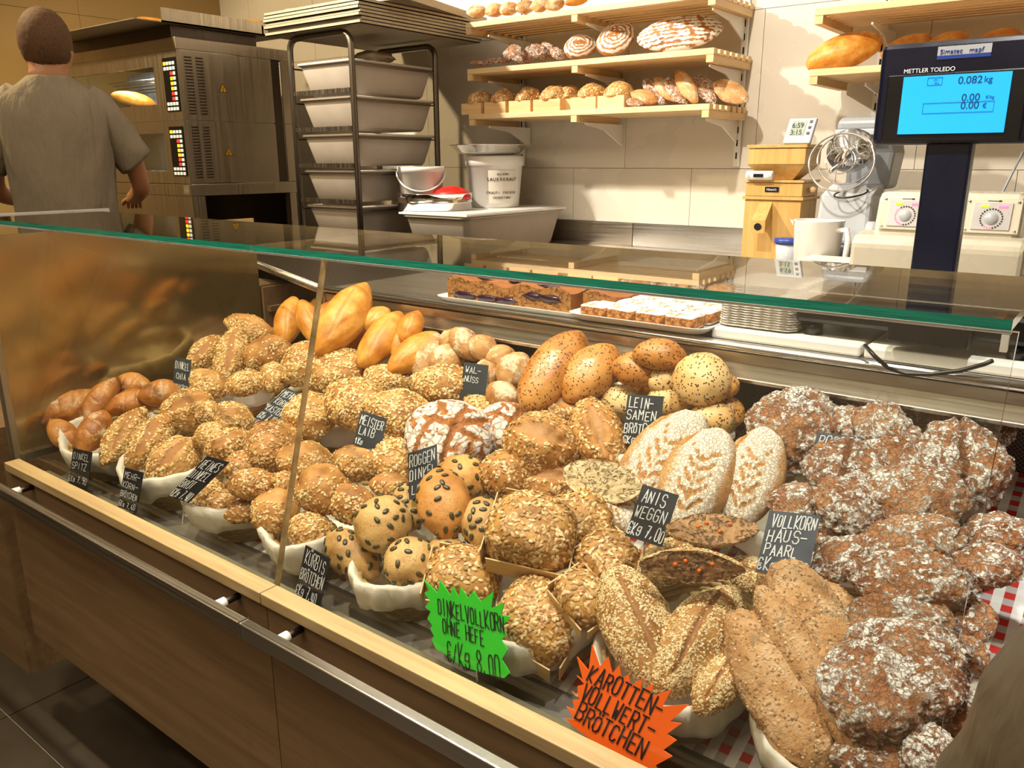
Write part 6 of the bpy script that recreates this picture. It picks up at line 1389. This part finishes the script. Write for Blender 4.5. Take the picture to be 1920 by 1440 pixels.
# customer at right edge
cu = thing('person', 'customer in an olive brown jacket cut off at the right edge', 'person', (.215, .42, 0))
js = [((0, 0, .80), .11), ((0, 0, .92), .105), ((0, 0, 1.04), .115), ((0, 0, 1.14), (.12, .08)), ((0, .0, 1.245), .045), ((0, .02, 1.30), .05), ((0, .035, 1.37), .075), ((0, .035, 1.44), .078), ((0, .03, 1.48), .055),
      ((-.13, 0, 1.17), .05), ((-.17, .03, 1.02), .04), ((-.18, .07, .88), .034), ((-.14, .24, .84), .024), ((.13, 0, 1.17), .05), ((.18, 0, .98), .04), ((.19, .02, .80), .033), ((.17, .05, .64), .025),
      ((.07, 0, .70), .08), ((.08, 0, .40), .055), ((.08, -.02, .07), .037), ((.08, .1, .035), .03), ((-.07, 0, .70), .08), ((-.08, 0, .40), .055), ((-.08, -.02, .07), .037), ((-.08, .1, .035), .03),
      ((0, .12, 1.39), .012), ((.078, .03, 1.385), .014), ((-.078, .03, 1.385), .014)]
es2 = [(0,1),(1,2),(2,3),(3,4),(4,5),(5,6),(6,7),(7,8),(3,9),(9,10),(10,11),(11,12),(3,13),(13,14),(14,15),(15,16),(0,17),(17,18),(18,19),(19,20),(0,21),(21,22),(22,23),(23,24),(6,25),(6,26),(6,27)]
hand(js, es2, 12, (-.14, .24, .84), (.2, .6, -.5), 1, .85); hand(js, es2, 16, (.17, .05, .64), (-.05, .05, -1), 1, .85)
skin_obj('body', js, es2, M['skin'], cu)
def wob2(t, z): return .05*math.sin(4*t+z*14)+.03*math.sin(9*t-z*25)
m = MB(); m.loft([ering(.0, 0, z, a, b, 48, 2.4, 0, wob2 if z < 1.18 else None) for z, a, b in ((.62, .19, .15), (.72, .185, .145), (.84, .175, .135), (.95, .17, .13), (1.05, .175, .13), (1.13, .175, .115), (1.18, .155, .105), (1.215, .10, .085), (1.235, .075, .075), (1.27, .072, .072))], cap0=False, cap1=False)
o = m.obj('jacket_body', M['jacket'], cu, True, solid=.006); k = o.modifiers.new('ss', 'SUBSURF'); k.levels = 1; k.render_levels = 2
def sleeve(pts, rs, name='jacket_sleeve'):
    m = MB(); rings = []; n = 32; P_ = [Vector(p) for p in pts]; q = None
    fine = []; 
    for i in range(len(P_)-1):
        for s in range(6): fine.append((P_[i].lerp(P_[i+1], s/6), rs[i]+(rs[i+1]-rs[i])*s/6))
    fine.append((P_[-1], rs[-1]))
    for i, (p, r) in enumerate(fine):
        a = fine[max(0, i-1)][0]; b = fine[min(len(fine)-1, i+1)][0]; t = (b-a).normalized(); q = t.orthogonal() if q is None else q-t*q.dot(t); q.normalize(); k = t.cross(q)
        rings.append([p+q*(r*math.cos(u)*(1+.07*math.sin(3*u+i*.5)+.04*math.sin(i*1.7+u)))+k*(r*math.sin(u)*(1+.07*math.sin(3*u+i*.5)+.04*math.sin(i*1.7+u))) for u in [2*PI*j/n for j in range(n)]])
    m.loft(rings, cap0=True, cap1=False); return m.obj(name, M['jacket'], cu, True, solid=.004)
sleeve([(-.10, 0, 1.175), (-.165, .02, 1.10), (-.185, .03, .99), (-.19, .06, .88), (-.15, .20, .85)], [.06, .07, .068, .062, .045])
sleeve([(.10, 0, 1.17), (.165, .0, 1.09), (.185, 0, .96), (.19, .02, .80), (.175, .045, .66)], [.06, .07, .062, .055, .045])
m = MB(); m.loft([ering(0, .0, z, a, b, 32, 2.4) for z, a, b in ((.56, .165, .12), (.66, .165, .12), (.80, .15, .11))]); m.obj('trouser_seat', M['jean'], cu, True)
for s_ in (1, -1): MB().loft([ering(.08*s_, .0, z, a, a, 24, 2.) for z, a in ((.05, .06), (.3, .065), (.5, .08), (.68, .092))]).obj('trouser_leg', M['jean'], cu, True); MB().loft([ering(.08*s_, .04, z, a, b, 20, 2.4) for z, a, b in ((.0, .045, .11), (.03, .047, .115), (.06, .04, .08), (.09, .04, .05))]).obj('shoe', M['black'], cu, True)
v, f = ico(4); w_ = np.array([0, .02, 1.405])+v*np.array([.086, .098, .108])*(1+.03*fbm(v*9, 3)[:, None]); keep = ((w_[:,2] > 1.44)|(w_[:,1] < .03)) & (w_[:,2] > 1.31); ho = np_obj('hair', w_, f[keep[f].all(1)], M['hair'], cu, True)
